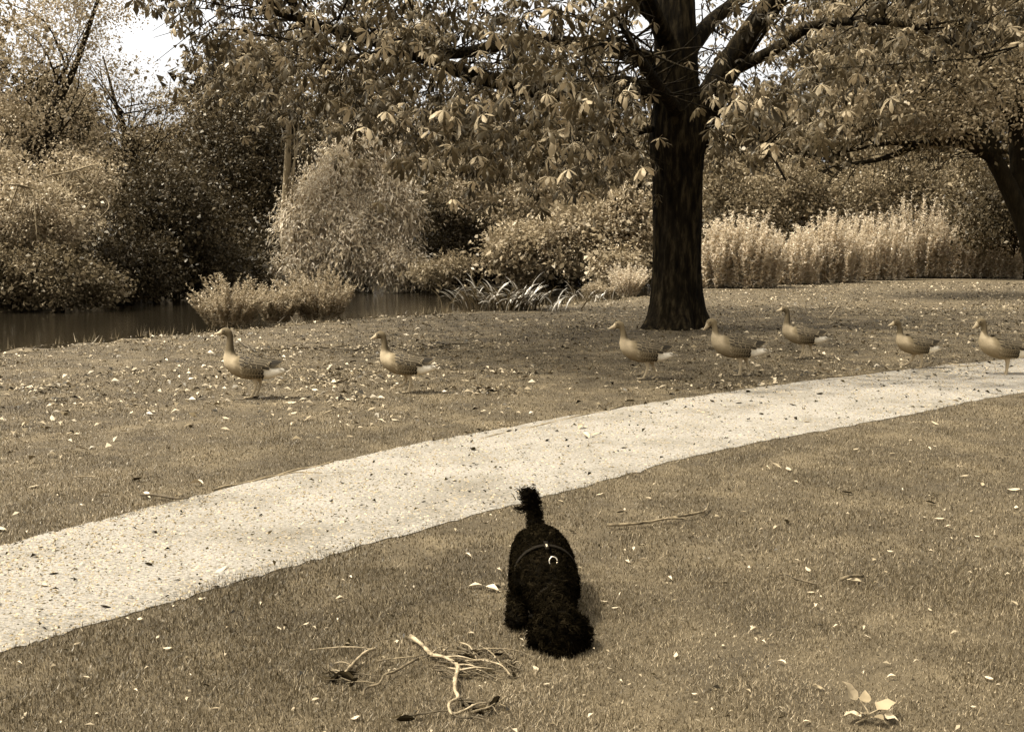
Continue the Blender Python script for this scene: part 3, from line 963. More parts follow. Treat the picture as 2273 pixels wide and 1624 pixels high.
LIMBS = [  # (points as picture x, y, distance; start and end radius in metres)
    ([(1540, 320, 20.6), (1568, 235, 20.3), (1615, 150, 20.0), (1665, 70, 19.7), (1740, -30, 19.4), (1850, -160, 19)], .34, .1),
    ([(1470, 210, 20.5), (1380, 190, 19.6), (1240, 205, 18.6), (1110, 182, 17.6), (1000, 150, 16.8), (880, 108, 16), (740, 66, 15.2), (600, 26, 14.6)], .19, .035),
    ([(1470, 140, 20.5), (1350, 110, 19.8), (1180, 90, 19), (1010, 120, 18.2), (860, 118, 17.5), (700, 140, 17)], .16, .03),
    ([(1485, 60, 20.6), (1380, -30, 20), (1200, -120, 19), (950, -190, 18), (700, -230, 17)], .2, .05),
    ([(1500, 250, 20.6), (1490, 230, 19.2), (1460, 190, 17.3), (1420, 130, 15.3), (1380, 50, 13.6)], .15, .035),
    ([(1520, 120, 20.6), (1600, 30, 21.5), (1750, -60, 23), (1900, -120, 24.5)], .17, .04),
    ([(1530, 330, 20.7), (1640, 300, 20.2), (1700, 330, 19.8), (1745, 400, 19.4)], .07, .015),
    ([(1600, 170, 20.1), (1720, 110, 19.4), (1800, 60, 18.9), (1900, 48, 18.4), (2010, 55, 18.0), (2110, 95, 17.6), (2180, 130, 17.3)], .11, .02),
    ([(1480, 100, 20.4), (1440, 0, 19), (1400, -100, 17), (1350, -200, 15)], .17, .04),
    ([(1510, 0, 20.7), (1560, -150, 21), (1600, -300, 22)], .2, .05),
    ([(1465, 280, 20.5), (1400, 300, 19.8), (1320, 330, 19.1), (1230, 350, 18.5)], .07, .012),
    ([(1510, 180, 21.0), (1480, 120, 23), (1450, 60, 25.5)], .15, .04),
]
limb_pts = []
for pts, r0, r1 in LIMBS:
    P = [W3(*p) - org for p in pts]
    mb = MB()
    tube(mb, P, np.linspace(r0, r1, len(P)), 9, 5, 0.05)
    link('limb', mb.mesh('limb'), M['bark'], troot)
    P2, _ = catmull(P, np.ones(len(P)), 6)
    limb_pts.append(P2)
limb_all = np.concatenate(limb_pts)
limb_all = limb_all[np.hypot(limb_all[:, 0], limb_all[:, 1]) > 0.9]

# clumps of leaves: lower envelope of the crown as the picture shows it
nc = 1020
cx_ = rng.uniform(-7.5, 10.5, nc * 6); cy_ = rng.uniform(11.0, 28, nc * 6); cz_ = rng.uniform(2.2, 9.5, nc * 6)
zl = np.interp(cx_ * 17 / cy_, [-7.5, -5.2, -3.5, -2.3, -0.8, 0.6, 2.2, 3.6, 5.0, 6.5, 10], [4.8, 3.9, 3.35, 3.0, 2.55, 2.3, 2.5, 2.7, 3.4, 4.3, 5.2])
zl = 1.45 + (zl - 1.45) * cy_ / 17
e = ((cx_ - 1.6) / 8.6) ** 2 + ((cy_ - 19.3) / 8.2) ** 2
top = 6.0 + 6 * np.sqrt(np.clip(1 - e, 0, 1))
shell = np.abs(cz_ - zl) < 2.6
dens = np.where(shell, 1.0, 0.22) * np.where(shell & (np.abs(cx_ * 17 / cy_ - 0.5) < 2.6), 1.0, 0.62)
ok = (e < 1) & (cz_ > zl + 0.25 * rng.uniform(0, 1, nc * 6)) & (cz_ < top) & (rng.uniform(0, 1, nc * 6) < dens)
# keep clear of the trunk itself
ok &= np.hypot(cx_ - TX, cy_ - TY) > 0.9
CC = np.stack([cx_, cy_, cz_], -1)[ok][:nc]
kx_ = (CC[:, 0] / CC[:, 1]) * F + CX
CC = CC[~((np.abs(kx_ - 1495) < 95) & (CC[:, 1] < TY + .5) & (CC[:, 2] > 3.0))]
mbt = MB()
LV = []
used = np.zeros(len(limb_all))
for c in CC:
    lc = c - org
    d = np.linalg.norm(limb_all - lc, axis=1) + 0.6 * np.maximum(0, limb_all[:, 2] - lc[2]) * 0
    i = int(np.argmin(d + rng.uniform(0, 0.5, len(d)) + 0.35 * used))
    used[i] += 1
    s0 = limb_all[i]
    nleaf = rng.integers(12, 21)
    LV.append(c + rng.normal(0, 1, (nleaf, 3)) * np.array([0.45, 0.45, 0.28]))
    if d[i] > 2.3:
        continue
    mid = s0 * .65 + lc * .35 + np.array([0, 0, 0.10 * d[i]]) + rng.normal(0, 0.14, 3) * min(d[i], 2)
    mid2 = s0 * .25 + lc * .75 + np.array([0, 0, 0.14 * d[i]]) + rng.normal(0, 0.10, 3) * min(d[i], 2)
    tube(mbt, [s0, mid, mid2, lc + np.array([0, 0, -0.12])], [0.012 + 0.004 * min(d[i], 3), 0.011, 0.008, 0.004], 4, 3)
link('twigs', mbt.mesh('twigs'), M['bark'], troot)['kind'] = 'stuff'
LV = np.concatenate(LV)
LV = LV[LV[:, 2] > 1.9]
# the trunk, the fork and a few openings to the sky stay free of leaves
lx = (LV[:, 0] / LV[:, 1]) * F + CX
ly = CY - F * np.tan(np.arctan2(LV[:, 2] - H_CAM, LV[:, 1]) + PITCH)
rr_ = rng.uniform(0, 1, len(LV))
drop = (lx > 1425) & (lx < 1565) & (ly < 420) & (LV[:, 1] < TY + 0.3) & (rr_ < np.where(ly < 330, 0.95, 0.9))
for (gx, gy, gw, gh, pr) in [(1640, 130, 75, 60, .7), (1060, 130, 70, 60, .7), (1390, 140, 55, 45, .7), (330, 130, 90, 110, 1.0), (150, 120, 190, 260, 1.0), (430, 330, 130, 130, .8), (1240, 60, 50, 40, .6)]:
    drop |= (((lx - gx) / gw) ** 2 + ((ly - gy) / gh) ** 2 < 1) & (rr_ < pr)
LV = LV[~drop]
nL = len(LV)
yaw = rng.uniform(0, 2 * pi, nL); tilt = rng.normal(0.25, 0.35, nL); roll = rng.normal(0, 0.35, nL)
scl = rng.uniform(0.6, 1.2, nL)
tin = np.clip(rng.normal(0.45, 0.3, nL), 0, 1)
# the 300 that show largest are leaves of their own
px = (LV[:, 0] / LV[:, 1]) * F + CX
pyy = CY - F * np.tan(np.arctan2(LV[:, 2] - H_CAM, LV[:, 1]) + PITCH)
vis = (px > -10) & (px < 2280) & (pyy > 0) & (pyy < 700)
score = np.where(vis, scl / LV[:, 1], 0)
big = np.zeros(nL, bool); big[np.argsort(-score)[:300]] = True


def rot_np(yaw, tilt, roll):
    cz, sz = np.cos(yaw), np.sin(yaw); cy, sy = np.cos(tilt), np.sin(tilt); cx, sx = np.cos(roll), np.sin(roll)
    R = np.empty((len(yaw), 3, 3))
    R[:, 0, 0] = cz * cy; R[:, 0, 1] = cz * sy * sx - sz * cx; R[:, 0, 2] = cz * sy * cx + sz * sx
    R[:, 1, 0] = sz * cy; R[:, 1, 1] = sz * sy * sx + cz * cx; R[:, 1, 2] = sz * sy * cx - cz * sx
    R[:, 2, 0] = -sy; R[:, 2, 1] = cy * sx; R[:, 2, 2] = cy * cx
    return R


R = rot_np(yaw, tilt, roll)
VV, QQ, TI, off = [], [], [], 0
for pi_ in range(6):
    sel = np.where((np.arange(nL) % 6 == pi_) & ~big)[0]
    V0, Q0 = cl_protos[pi_]
    V = np.einsum('nij,vj->nvi', R[sel], V0) * scl[sel][:, None, None] + (LV[sel] - org)[:, None, :]
    VV.append(V.reshape(-1, 3))
    QQ.append((np.arange(len(sel))[:, None, None] * len(V0) + Q0[None]).reshape(-1, 4) + off)
    TI.append(np.repeat(tin[sel], len(V0)))
    off += len(sel) * len(V0)
o = link('crown', mesh_np('crown', np.concatenate(VV), np.concatenate(QQ), np.concatenate(TI)), M['chestnut'], troot)
o['kind'] = 'stuff'
leaf_meshes = []
for pi_ in range(6):
    for tv in (0.2, 0.5, 0.95):
        V0, Q0 = cl_fine[pi_]
        me = mesh_np('leaf', V0, Q0, np.full(len(V0), tv))
        me.materials.append(M['chestnut'])
        leaf_meshes.append(me)
for i in np.where(big)[0]:
    link('leaf', leaf_meshes[(i % 6) * 3 + int(rng.integers(0, 3))], None, troot, LV[i] - org, (roll[i], tilt[i], yaw[i]), scl[i])

# ------------------------------------------------------------------ leaning tree at the right edge
RY = 36.0
rb = g(2318, 652)
RY = rb.y
root = empty('leaning_tree', (rb.x, rb.y, 0), 'dark leaning tree with a forked trunk at the right edge', 'tree')
org2 = np.array([rb.x, rb.y, 0.0])


def W2(x, y, dy=0):
    p = at(x, y, RY + dy)
    return np.array([p.x, p.y, p.z]) - org2


mb = MB()
tube(mb, [(0.15, 0, -0.3), W2(2300, 590), W2(2275, 500), W2(2240, 420), W2(2205, 350), W2(2180, 322)], [.5, .34, .29, .27, .25, .22], 12, 6, 0.05)
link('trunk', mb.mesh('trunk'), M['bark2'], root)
RL = [([(2200, 345, 0), (2150, 318, -.4), (2100, 312, -.8), (2040, 322, -1.3), (1960, 352, -1.8), (1880, 368, -2.2)], .25, .03),
      ([(2215, 345, 0), (2190, 300, 0), (2150, 250, .3), (2125, 190, .5), (2110, 110, .6), (2100, 0, .8), (2060, -110, .8), (2040, -220, .8)], .24, .05),
      ([(2270, 470, 0.2), (2262, 380, .2), (2255, 300, .2), (2262, 240, .1), (2270, 150, 0), (2265, 20, 0), (2285, -120, 0), (2260, -260, 0)], .3, .06),
      ([(2185, 325, 0), (2120, 270, -.8), (2040, 230, -1.4), (1950, 190, -2), (1860, 150, -2.6)], .15, .02),
      ([(2120, 180, .5), (2060, 120, 0), (1980, 80, -.6), (1900, 60, -1.2)], .12, .02),
      ([(2255, 290, .2), (2210, 200, -.8), (2190, 120, -1.2), (2200, 30, -1.5)], .13, .03),
      ([(2040, 322, -1.3), (1980, 318, -1.8), (1910, 330, -2.4), (1850, 345, -2.8)], .1, .015)]
lp = []
for pts, r0, r1 in RL:
    P = [W2(*p) for p in pts]
    mb = MB()
    tube(mb, P, np.linspace(r0, r1, len(P)), 8, 5, 0.06)
    link('limb', mb.mesh('limb'), M['bark2'], root)
    lp.append(catmull(P, np.ones(len(P)), 6)[0])
lp = np.concatenate(lp)
lbs = [lobe(2010, 130, 190, 150, RY - 1.5, 3.5), lobe(2200, 100, 150, 170, RY - 1, 3.5), lobe(1890, 230, 140, 100, RY - 2.5, 2.5), lobe(2090, 260, 120, 60, RY - 1.5, 2), lobe(1820, 90, 120, 120, RY - 2, 3), lobe(2350, 150, 120, 200, RY, 3)]
cl, od = crown_points(lbs, 470, 0.15)
mb = MB()
for c in cl[::2]:
    lc = c - org2
    d = np.linalg.norm(lp - lc, axis=1)
    i = int(np.argmin(d + rng.uniform(0, 0.8, len(d))))
    tube(mb, [lp[i], (lp[i] + lc) / 2 + np.array([0, 0, .12 * d[i]]) + rng.normal(0, .15, 3) * d[i], lc], [.02 + .004 * d[i], .014, .007], 4, 3)
# bare drooping twigs below the long limb
for _ in range(46):
    i = rng.integers(0, 30)
    P0 = catmull([W2(*p) for p in RL[0][0]], np.ones(6), 6)[0][i]
    dx = rng.uniform(-1.8, 0.6); dz = -rng.uniform(0.3, 1.3)
    tube(mb, [P0, P0 + np.array([dx * .5, rng.normal(0, .3), dz * .15]), P0 + np.array([dx, rng.normal(0, .4), dz])], [.02, .012, .004], 4, 4)
link('twigs', mb.mesh('twigs'), M['bark2'], root)['kind'] = 'stuff'
V, Qd, ti = leaves_on(cl, od, 62, 0.75, 0.14, 0.08, 0.25, mean=0.5)
o = link('crown', mesh_np('crown', V - org2, Qd, ti), M['fol_mid'], root)
o['kind'] = 'stuff'

# pale bare twigs hanging out of the bright left bush
for j, (xx, yy) in enumerate([(160, 440), (40, 470)]):
    mb = MB()
    c0 = W3(xx, yy - 60, 33.2)
    for i in range(5):
        e_ = c0 + np.array([rng.uniform(-1.0, 1.0), rng.uniform(-.5, .2), -rng.uniform(0.5, 1.5)])
        m_ = (c0 + e_) / 2 + rng.normal(0, 0.35, 3)
        tube(mb, [c0, m_, e_], [.03, .02, .008], 5, 5)
    link('bare_twigs', mb.mesh('bare_twigs', True, c0), M['palebark'], bright_bush, Vector(c0) - bright_bush.location)


# ------------------------------------------------------------------ fallen leaves
def fallen_mesh(seed, dark=False):
    r = random.Random(seed)
    n = 5
    L, W = 1.0, r.uniform(0.38, 0.62)
    cu, cl_ = r.uniform(0.2, 1.5), r.uniform(-0.7, 0.9)
    V = []
    for i in range(n):
        t = i / (n - 1)
        w = W * 0.5 * (math.sin(pi * min(1, t * 0.93 + 0.05)) ** 0.75) * (1 + r.uniform(-.15, .15))
        x = (t - 0.5) * L
        zc = 0.12 * math.sin(t * pi) * cl_ + 0.06
        for sgn in (-1, 0, 1):
            y = sgn * w * math.cos(cu * 0.5)
            V.append((x, y + r.uniform(-.02, .02), max(0.01, zc + abs(sgn) * w * math.sin(cu) * (1 if seed % 2 else -0.3) + r.uniform(-.015, .02))))
    Qd = []
    for i in range(n - 1):
        for j in range(2):
            Qd.append((i * 3 + j, i * 3 + j + 1, i * 3 + 4 + j, i * 3 + 3 + j))
    b = len(V)
    V += [(-0.5, 0.012, 0.05), (-0.5, -0.012, 0.05), (-0.78, -0.01, 0.03), (-0.78, 0.01, 0.03)]
    Qd.append((b, b + 1, b + 2, b + 3))
    return np.array(V), np.array(Qd), r.uniform(0.3, 1.0)


FM = []
for i in range(14):
    V, Qd, t = fallen_mesh(i)
    me = mesh_np('fallen_leaf', V, Qd, np.full(len(V), t), True)
    me.materials.append(M['fallendark'] if i in (3, 8) else M['fallen'])
    FM.append(me)
DARKM = []
for i in range(4):
    V, Qd, t = fallen_mesh(40 + i)
    me = mesh_np('fallen_leaf', V, Qd, np.full(len(V), t), True)
    me.materials.append(M['fallendark'])
    DARKM.append(me)


def drop_leaf(x, y, size, label, group, dark=None, name='fallen_leaf'):
    me = FM[int(rng.integers(0, 14))] if dark is None else (DARKM[int(rng.integers(0, 4))] if dark else FM[int(rng.choice([0, 1, 2, 4, 5, 6, 7, 9, 10, 11, 12, 13]))])
    z = 0.012 if path_side(np.array([x]), np.array([y]))[0] != 1 else float(path_z(np.array([x]), np.array([y]))[0]) + 0.001
    o = link(name, me, None, None, (x, y, z), (rng.normal(0, 0.2), rng.normal(0, 0.2), rng.uniform(0, 2 * pi)), size)
    return tag(o, label, 'leaf', group)


# leaves on the near lawn, at the places the picture shows (picture x, y, size in picture px)
near_spots = [(1485, 1290, 24), (1330, 1215, 20), (1385, 1136, 18), (1700, 1043, 22), (1880, 1098, 30), (2065, 1120, 28), (2085, 1155, 30), (1940, 1248, 22), (2210, 1190, 18), (2170, 1195, 18),
              (1800, 1320, 24), (1810, 1350, 24), (1895, 1295, 40), (1675, 1405, 30), (1858, 1398, 24), (1915, 1400, 26), (1925, 1418, 18), (1500, 1460, 26), (1605, 1438, 16), (1735, 1477, 26),
              (1720, 1517, 20), (1815, 1532, 26), (1660, 1540, 24), (1545, 1565, 16), (1730, 1582, 28), (1735, 1600, 18), (1790, 1612, 26), (2160, 1575, 16), (2250, 1345, 30), (2110, 1200, 14),
              (445, 1335, 30), (755, 1335, 26), (580, 1345, 18), (170, 1435, 22), (40, 1480, 24), (10, 1492, 20), (1045, 1412, 22), (790, 1600, 32), (700, 1560, 22), (985, 1450, 22),
              (1045, 1480, 22), (1190, 1490, 26), (880, 1430, 20), (620, 1400, 18), (680, 1390, 20), (500, 1460, 20), (350, 1420, 16), (300, 1540, 20), (480, 1580, 22), (215, 1590, 18),
              (1560, 1140, 20), (1620, 1090, 20), (1750, 1045, 34), (1725, 1040, 24), (1650, 1140, 16), (1530, 1200, 24), (1590, 1150, 22), (1690, 1180, 12), (1440, 1110, 18), (2140, 1060, 24),
              (2180, 1080, 26), (2250, 1090, 34), (2255, 1130, 24), (2235, 1010, 26), (2060, 1000, 20), (1980, 1010, 22), (1900, 1000, 16), (2120, 940, 22), (2190, 930, 20), (1100, 1160, 16),
              (1010, 1180, 16), (1340, 1340, 22), (1580, 1580, 12), (1760, 1255, 14), (1660, 1225, 14), (1610, 1300, 18), (2000, 1350, 14), (1960, 1330, 16), (2200, 1480, 22), (2050, 1480, 14)]
for (x_, y_, s_) in near_spots:
    p = g(x_, y_)
    drop_leaf(p.x, p.y, 0.8 * s_ * p.y / F, 'dry pale curled leaf lying on the mown lawn in front of the path', 'fallen leaves on the near lawn', dark=rng.uniform() < 0.12)
for _ in range(70):
    while True:
        x_, y_ = rng.uniform(30, 2240), rng.uniform(880, 1610)
        p = g(x_, y_)
        if path_side(np.array([p.x]), np.array([p.y + .06]))[0] == 0 and rng.uniform() < np.interp(y_, [880, 1100, 1300], [1, .8, .25]):
            break
    drop_leaf(p.x, p.y, rng.uniform(9, 22) * p.y / F, 'dry pale curled leaf lying on the mown lawn in front of the path', 'fallen leaves on the near lawn', dark=rng.uniform() < 0.2)
# dead leaf beside the dog
for q in [(1056, 1306, 30), (1092, 1312, 36), (1100, 1302, 34)]:
    p = g(*q[:2])
    drop_leaf(p.x, p.y, q[2] * p.y / F, 'large dry leaf in the small heap left of the dog', 'leaf heap beside the dog', dark=False).scale[2] *= .6
# on the path
path_spots = [(120, 1285, 24), (92, 1220, 22), (235, 1352, 30), (490, 1270, 46), (330, 1262, 30), (180, 1262, 18), (545, 1293, 20), (480, 1305, 24), (100, 1310, 26), (60, 1185, 14), (1050, 1003, 34), (1290, 955, 34), (1300, 975, 30),
              (1215, 985, 24), (1320, 970, 26), (1385, 1000, 20), (900, 1060, 16), (760, 1080, 16), (670, 1170, 16), (940, 1120, 16), (1010, 1075, 14), (2050, 905, 22), (2120, 893, 20), (1820, 880, 24), (1760, 905, 22), (1900, 895, 18),
              (1750, 870, 24), (1690, 885, 20), (1690, 925, 18), (1560, 920, 20), (1620, 960, 18), (1500, 955, 20), (1870, 850, 24), (1960, 862, 20), (2150, 845, 20), (2060, 840, 18), (2220, 860, 20), (2010, 880, 18), (2190, 822, 18), (1930, 838, 22),
              (1480, 900, 18), (1430, 930, 20), (1640, 900, 18), (1580, 895, 24), (1660, 872, 24), (1360, 1040, 14), (1540, 990, 12), (1790, 940, 16), (1720, 960, 14), (1860, 920, 14), (830, 1030, 16), (1130, 960, 18), (560, 1195, 12), (400, 1230, 14)]
for (x_, y_, s_) in path_spots:
    p = g(x_, y_)
    drop_leaf(p.x, p.y, 0.85 * s_ * p.y / F, 'small dark dry leaf lying on the pale gravel path', 'fallen leaves on the gravel path', dark=rng.uniform() < 0.75)
# beyond the path: the nearest ones singly
cnt = 0
while cnt < 90:
    X, Y = view_points(1, 5.6, 13.5, 1.0, 0.6)
    if path_side(X, Y)[0] == 2 and Y[0] < curve_y(NEAR, X)[0] - 0.3:
        drop_leaf(float(X[0]), float(Y[0]), rng.uniform(0.04, 0.10), 'dry leaf lying on the lawn between the path and the river', 'fallen leaves beyond the path', dark=rng.uniform() < 0.15)
        cnt += 1


# the rest of the litter
def litter(X, Y, size):
    n = len(X)
    a = rng.uniform(0, 2 * pi, n)
    D = np.stack([np.cos(a), np.sin(a), rng.normal(0, 0.25, n)], -1); D = unit(D)
    up = unit(np.stack([rng.normal(0, 0.45, n), rng.normal(0, 0.45, n), np.ones(n)], -1))
    S = unit(np.cross(up, D))
    C = np.stack([X, Y, terrain(X, Y) + rng.uniform(0.012, 0.035, n)], -1)
    return leaf_quads(C, size, size * rng.uniform(0.25, 0.6, n), D, S, fold=0.5)


X, Y = view_points(60000, 5.6, 48, 1.1, 1.15)
side = path_side(X, Y)
dl = lumps(X, Y, 1.3, 21) + 0.7 * lumps(X, Y, 4.0, 22)
keep = (side == 2) & (Y < curve_y(NEAR, X) - 0.05) & (rng.uniform(-1.5, 2.2, len(X)) < dl + 0.5 - 0.9 * (Y < 9)) & (rng.uniform(0, 1, len(X)) < np.interp(Y, [5, 8, 11, 14, 48], [0.15, 0.3, 0.75, 1, 1]))
X, Y = X[keep], Y[keep]
heaps = [(1090, 872, 90, 150), (720, 850, 90, 170), (770, 888, 70, 80), (1120, 830, 120, 150), (960, 815, 80, 90), (800, 830, 80, 80), (300, 830, 90, 120), (100, 860, 90, 120), (900, 775, 110, 240), (620, 780, 110, 160), (180, 900, 110, 100), (1850, 690, 220, 420), (2150, 690, 160, 300), (1620, 860, 90, 120)]
for (x_, y_, w_, n_) in heaps:
    p = g(x_, y_)
    s_ = w_ * p.y / F
    X = np.append(X, p.x + rng.normal(0, s_ * 0.5, n_)); Y = np.append(Y, p.y + rng.normal(0, s_ * 0.45, n_))
ok = (path_side(X, Y) == 2) & (Y < curve_y(NEAR, X) - 0.05)
X, Y = X[ok], Y[ok]
V, Qd = litter(X, Y, (0.025 + 0.075 * rng.uniform(0, 1, len(X)) ** 1.7) * np.interp(Y, [5, 20, 48], [0.85, 1.05, 1.4]))
o = link('leaf_litter', mesh_np('leaf_litter', V, Qd, np.repeat(np.clip(rng.normal(0.45, 0.36, len(X)), 0, 1), 4)), M['litter'])
tag(o, 'scattered dry leaf litter over the lawn under the trees', 'leaf litter', kind='stuff')
v_ = rng.uniform(0, 1, 900)
ip = np.interp(rng.uniform(0, 1, 900) ** .8, np.linspace(0, 1, k), np.arange(k))
X = np.interp(ip, np.arange(k), pn[:, 0]) * (1 - v_) + np.interp(ip, np.arange(k), pf[:, 0]) * v_
Y = np.interp(ip, np.arange(k), pn[:, 1]) * (1 - v_) + np.interp(ip, np.arange(k), pf[:, 1]) * v_
ok = (np.abs(X) < .5 * Y) & (Y < 18)
X, Y = X[ok], Y[ok]
V, Qd = litter(X, Y, rng.uniform(0.012, 0.045, len(X)) * np.interp(Y, [4, 14], [.7, 1.6]))
o = link('path_debris', mesh_np('path_debris', V, Qd, np.repeat(np.clip(rng.normal(0.6, 0.35, len(X)), 0, 1), 4)), M['fallendark'])
tag(o, 'fine dark leaf scraps strewn over the gravel path', 'leaf litter', kind='stuff')
X, Y = view_points(1500, 3.0, 12, 1.1, 0.9)
ok = path_side(X, Y) == 0
X, Y = X[ok], Y[ok]
V, Qd = litter(X, Y, rng.uniform(0.012, 0.03, len(X)))
o = link('leaf_crumbs', mesh_np('leaf_crumbs', V, Qd, np.repeat(np.clip(rng.normal(0.5, 0.3, len(X)), 0, 1), 4)), M['litter'])
tag(o, 'tiny crumbs of dry leaves in the near lawn', 'leaf litter', kind='stuff')


# ------------------------------------------------------------------ fallen sticks
def stick(label, pts, r0, r1, mat='midstick', name='fallen_twig', group=None, zs=None, seg=6, extra=None):
    P = []
    for i, p in enumerate(pts):
        q = g(*p)
        z = r0 + 0.012 + (zs[i] if zs else rng.uniform(0, 0.012))
        if path_side(np.array([q.x]), np.array([q.y]))[0] == 1: z += 0.012
        P.append(np.array([q.x, q.y, z]))
    mb = MB()
    tube(mb, np.array(P) + np.concatenate([np.zeros((1, 3)), rng.normal(0, r0 * .35, (len(P) - 1, 3))]), np.linspace(r0, r1, len(P)) * rng.uniform(.75, 1.3, len(P)), seg, 6, 0.28)
    if extra:
        for (i0, dx, dy, r_) in extra:
            b = P[i0]
            tube(mb, [b, b + np.array([dx * .5, dy * .5, .01]), b + np.array([dx, dy, 0.004])], [r_, r_ * .8, r_ * .4], 5, 3)
    o = P[0].copy(); o[2] = 0
    ob = link(name, mb.mesh(name, True, o), M[mat], loc=o)
    return tag(ob, label, 'twig', group)


def z5(*pts):
    return [((650 + x * .286) / 1.0787, (1450 + y * .286) / 1.0787) for x, y in pts]


PG = 'broken twigs in front of the dog'
stick('thick pale broken branch curving to a hook in front of the dog', z5((1165, 300), (1260, 400), (1330, 450), (1450, 500), (1545, 540), (1570, 590), (1535, 660), (1535, 760), (1545, 810), (1500, 870), (1495, 930), (1530, 965), (1620, 950), (1690, 890)), .0075, .003, 'stick', 'fallen_branch', PG, seg=8,
      extra=[(3, .10, -.03, .004), (4, .09, -.05, .004), (2, .05, .07, .003), (5, .12, .0, .004), (12, .07, .05, .003)])
stick('bent pale twig left of the thick broken branch', z5((870, 410), (800, 440), (730, 490), (670, 545), (610, 620)), .006, .004, 'stick', group=PG, extra=[(4, -.05, .03, .003), (3, -.06, .01, .0025)])
stick('long thin twig lying across the left twigs', z5((860, 412), (680, 400), (480, 395), (320, 420)), .003, .0015, 'stick', group=PG)
stick('crooked brown twig between the bent twig and the thick branch', z5((1230, 490), (1140, 550), (1030, 590), (950, 640), (900, 700), (800, 740), (760, 790)), .005, .003, 'midstick', group=PG, extra=[(4, -.11, .0, .003)])
stick('thin pale twig curving right from the thick branch', z5((1600, 510), (1740, 505), (1880, 520), (1950, 570), (2000, 630)), .004, .002, 'stick', group=PG, extra=[(1, .05, -.04, .002)])
stick('thin straight twig right of the thick branch', z5((1760, 380), (1830, 430), (1900, 500), (1990, 630)), .003, .0015, 'midstick', group=PG)
stick('thin upright bowed twig behind the thick branch', z5((1580, 340), (1660, 400), (1720, 490)), .003, .0015, 'stick', group=PG)
stick('dark thin twig reaching towards the dog head', z5((1640, 420), (1820, 405), (2040, 410), (2200, 480)), .003, .0015, 'midstick', group=PG)
stick('dark bowed twig at the bottom of the broken twigs', z5((1100, 980), (1300, 940), (1480, 935), (1560, 1000), (1680, 990)), .003, .002, 'darkstick', group=PG)
stick('short knobby twig at the lower right of the broken twigs', z5((1690, 960), (1760, 920), (1830, 905), (1900, 870), (1980, 890)), .005, .002, 'midstick', group=PG, extra=[(3, .04, .05, .003), (2, .02, -.05, .003)])
stick('short pale curved twig at the knot of the thick branch', z5((1480, 560), (1600, 590), (1700, 570), (1760, 600)), .004, .002, 'stick', group=PG)
stick('wiry twig crossing under the thick branch', z5((880, 500), (1000, 490), (1180, 480), (1330, 440)), .003, .0015, 'midstick', group=PG)
for j_ in range(46):
    x0_, y0_ = rng.uniform(1250, 1950), rng.uniform(370, 640)
    if j_ > 30: x0_, y0_ = rng.uniform(1480, 1750), rng.uniform(820, 980)
    if j_ > 38: x0_, y0_ = rng.uniform(440, 640), rng.uniform(540, 700)
    a_ = rng.uniform(-.6, .6); l_ = rng.uniform(80, 260)
    stick('wiry thin dark twig in the tangle of broken twigs before the dog', z5((x0_, y0_), (x0_ + l_ * .5, y0_ + l_ * .5 * a_ + rng.normal(0, 18)), (x0_ + l_, y0_ + l_ * a_)), rng.uniform(.0018, .0035), .0013, 'darkstick', group='dark twigs tangled in front of the dog')
for q in [(1420, 470), (1530, 520), (1660, 480), (1780, 560), (1840, 600), (1900, 450), (1700, 580), (1610, 610), (1990, 470), (2030, 600), (1750, 880), (1820, 900), (1600, 880), (560, 640), (470, 590),
          (520, 590), (490, 640), (660, 620), (620, 650), (1690, 860), (1640, 840), (1720, 930), (2020, 520), (2050, 560), (1960, 510), (1620, 500), (1480, 510), (1600, 470), (1700, 440), (1560, 600), (1880, 860), (690, 690), (640, 350), (1120, 1000), (1050, 960)]:
    p = g(*z5(q)[0])
    o = drop_leaf(p.x, p.y, rng.uniform(0.035, 0.07), 'dark shrivelled leaf among the broken twigs in front of the dog', 'dark leaves among the broken twigs', dark=True)
    o.location.z = 0.012
    o.scale = (o.scale[0], o.scale[0] * .75, o.scale[0] * 2.2)

stick('knobbly crooked stick on the lawn right of the dog', [(1348, 1176), (1420, 1172), (1475, 1162), (1490, 1160), (1540, 1152), (1565, 1142), (1572, 1130)], .0085, .005, 'midstick', 'fallen_stick', 'sticks on the near lawn', seg=8, extra=[(2, .12, -.03, .006), (1, .06, -.02, .004)])
stick('short pale chip of wood on the right lawn', [(1865, 1298), (1890, 1294), (1915, 1288)], .008, .007, 'midstick', 'fallen_stick', 'sticks on the near lawn')
stick('small dark forked twig on the right lawn', [(1765, 1296), (1790, 1300), (1812, 1310)], .006, .003, 'darkstick', 'fallen_twig', 'sticks on the near lawn', extra=[(0, -.06, .05, .003), (1, .05, .03, .003)])
stick('dark straight stick at the far path edge on the left', [(312, 1107), (345, 1110), (385, 1114), (420, 1117)], .008, .005, 'darkstick', 'fallen_stick', 'sticks at the path')
stick('thin pale stick on the lawn between path and left goose', [(620, 1066), (660, 1058), (715, 1060)], .005, .003, 'stick', 'fallen_twig', 'sticks beyond the path')
stick('thin arched twig on the lawn at the left', [(165, 1067), (200, 1063), (212, 1065)], .005, .003, 'stick', 'fallen_twig', 'sticks beyond the path')
stick('long dark curved twig behind the leading goose', [(528, 760), (560, 778), (620, 780), (690, 776), (740, 785)], .012, .006, 'darkstick', 'fallen_twig', 'sticks beyond the path', extra=[(2, .5, .3, .006)])
stick('dark stick with a leaf clump between the two leading geese', [(690, 778), (740, 776), (790, 782), (830, 770)], .016, .008, 'darkstick', 'fallen_stick', 'sticks beyond the path', extra=[(1, .2, .25, .008)])
stick('dark twig right of the second goose head', [(930, 762), (965, 775), (1000, 768), (1040, 768)], .014, .008, 'darkstick', 'fallen_twig', 'sticks beyond the path')
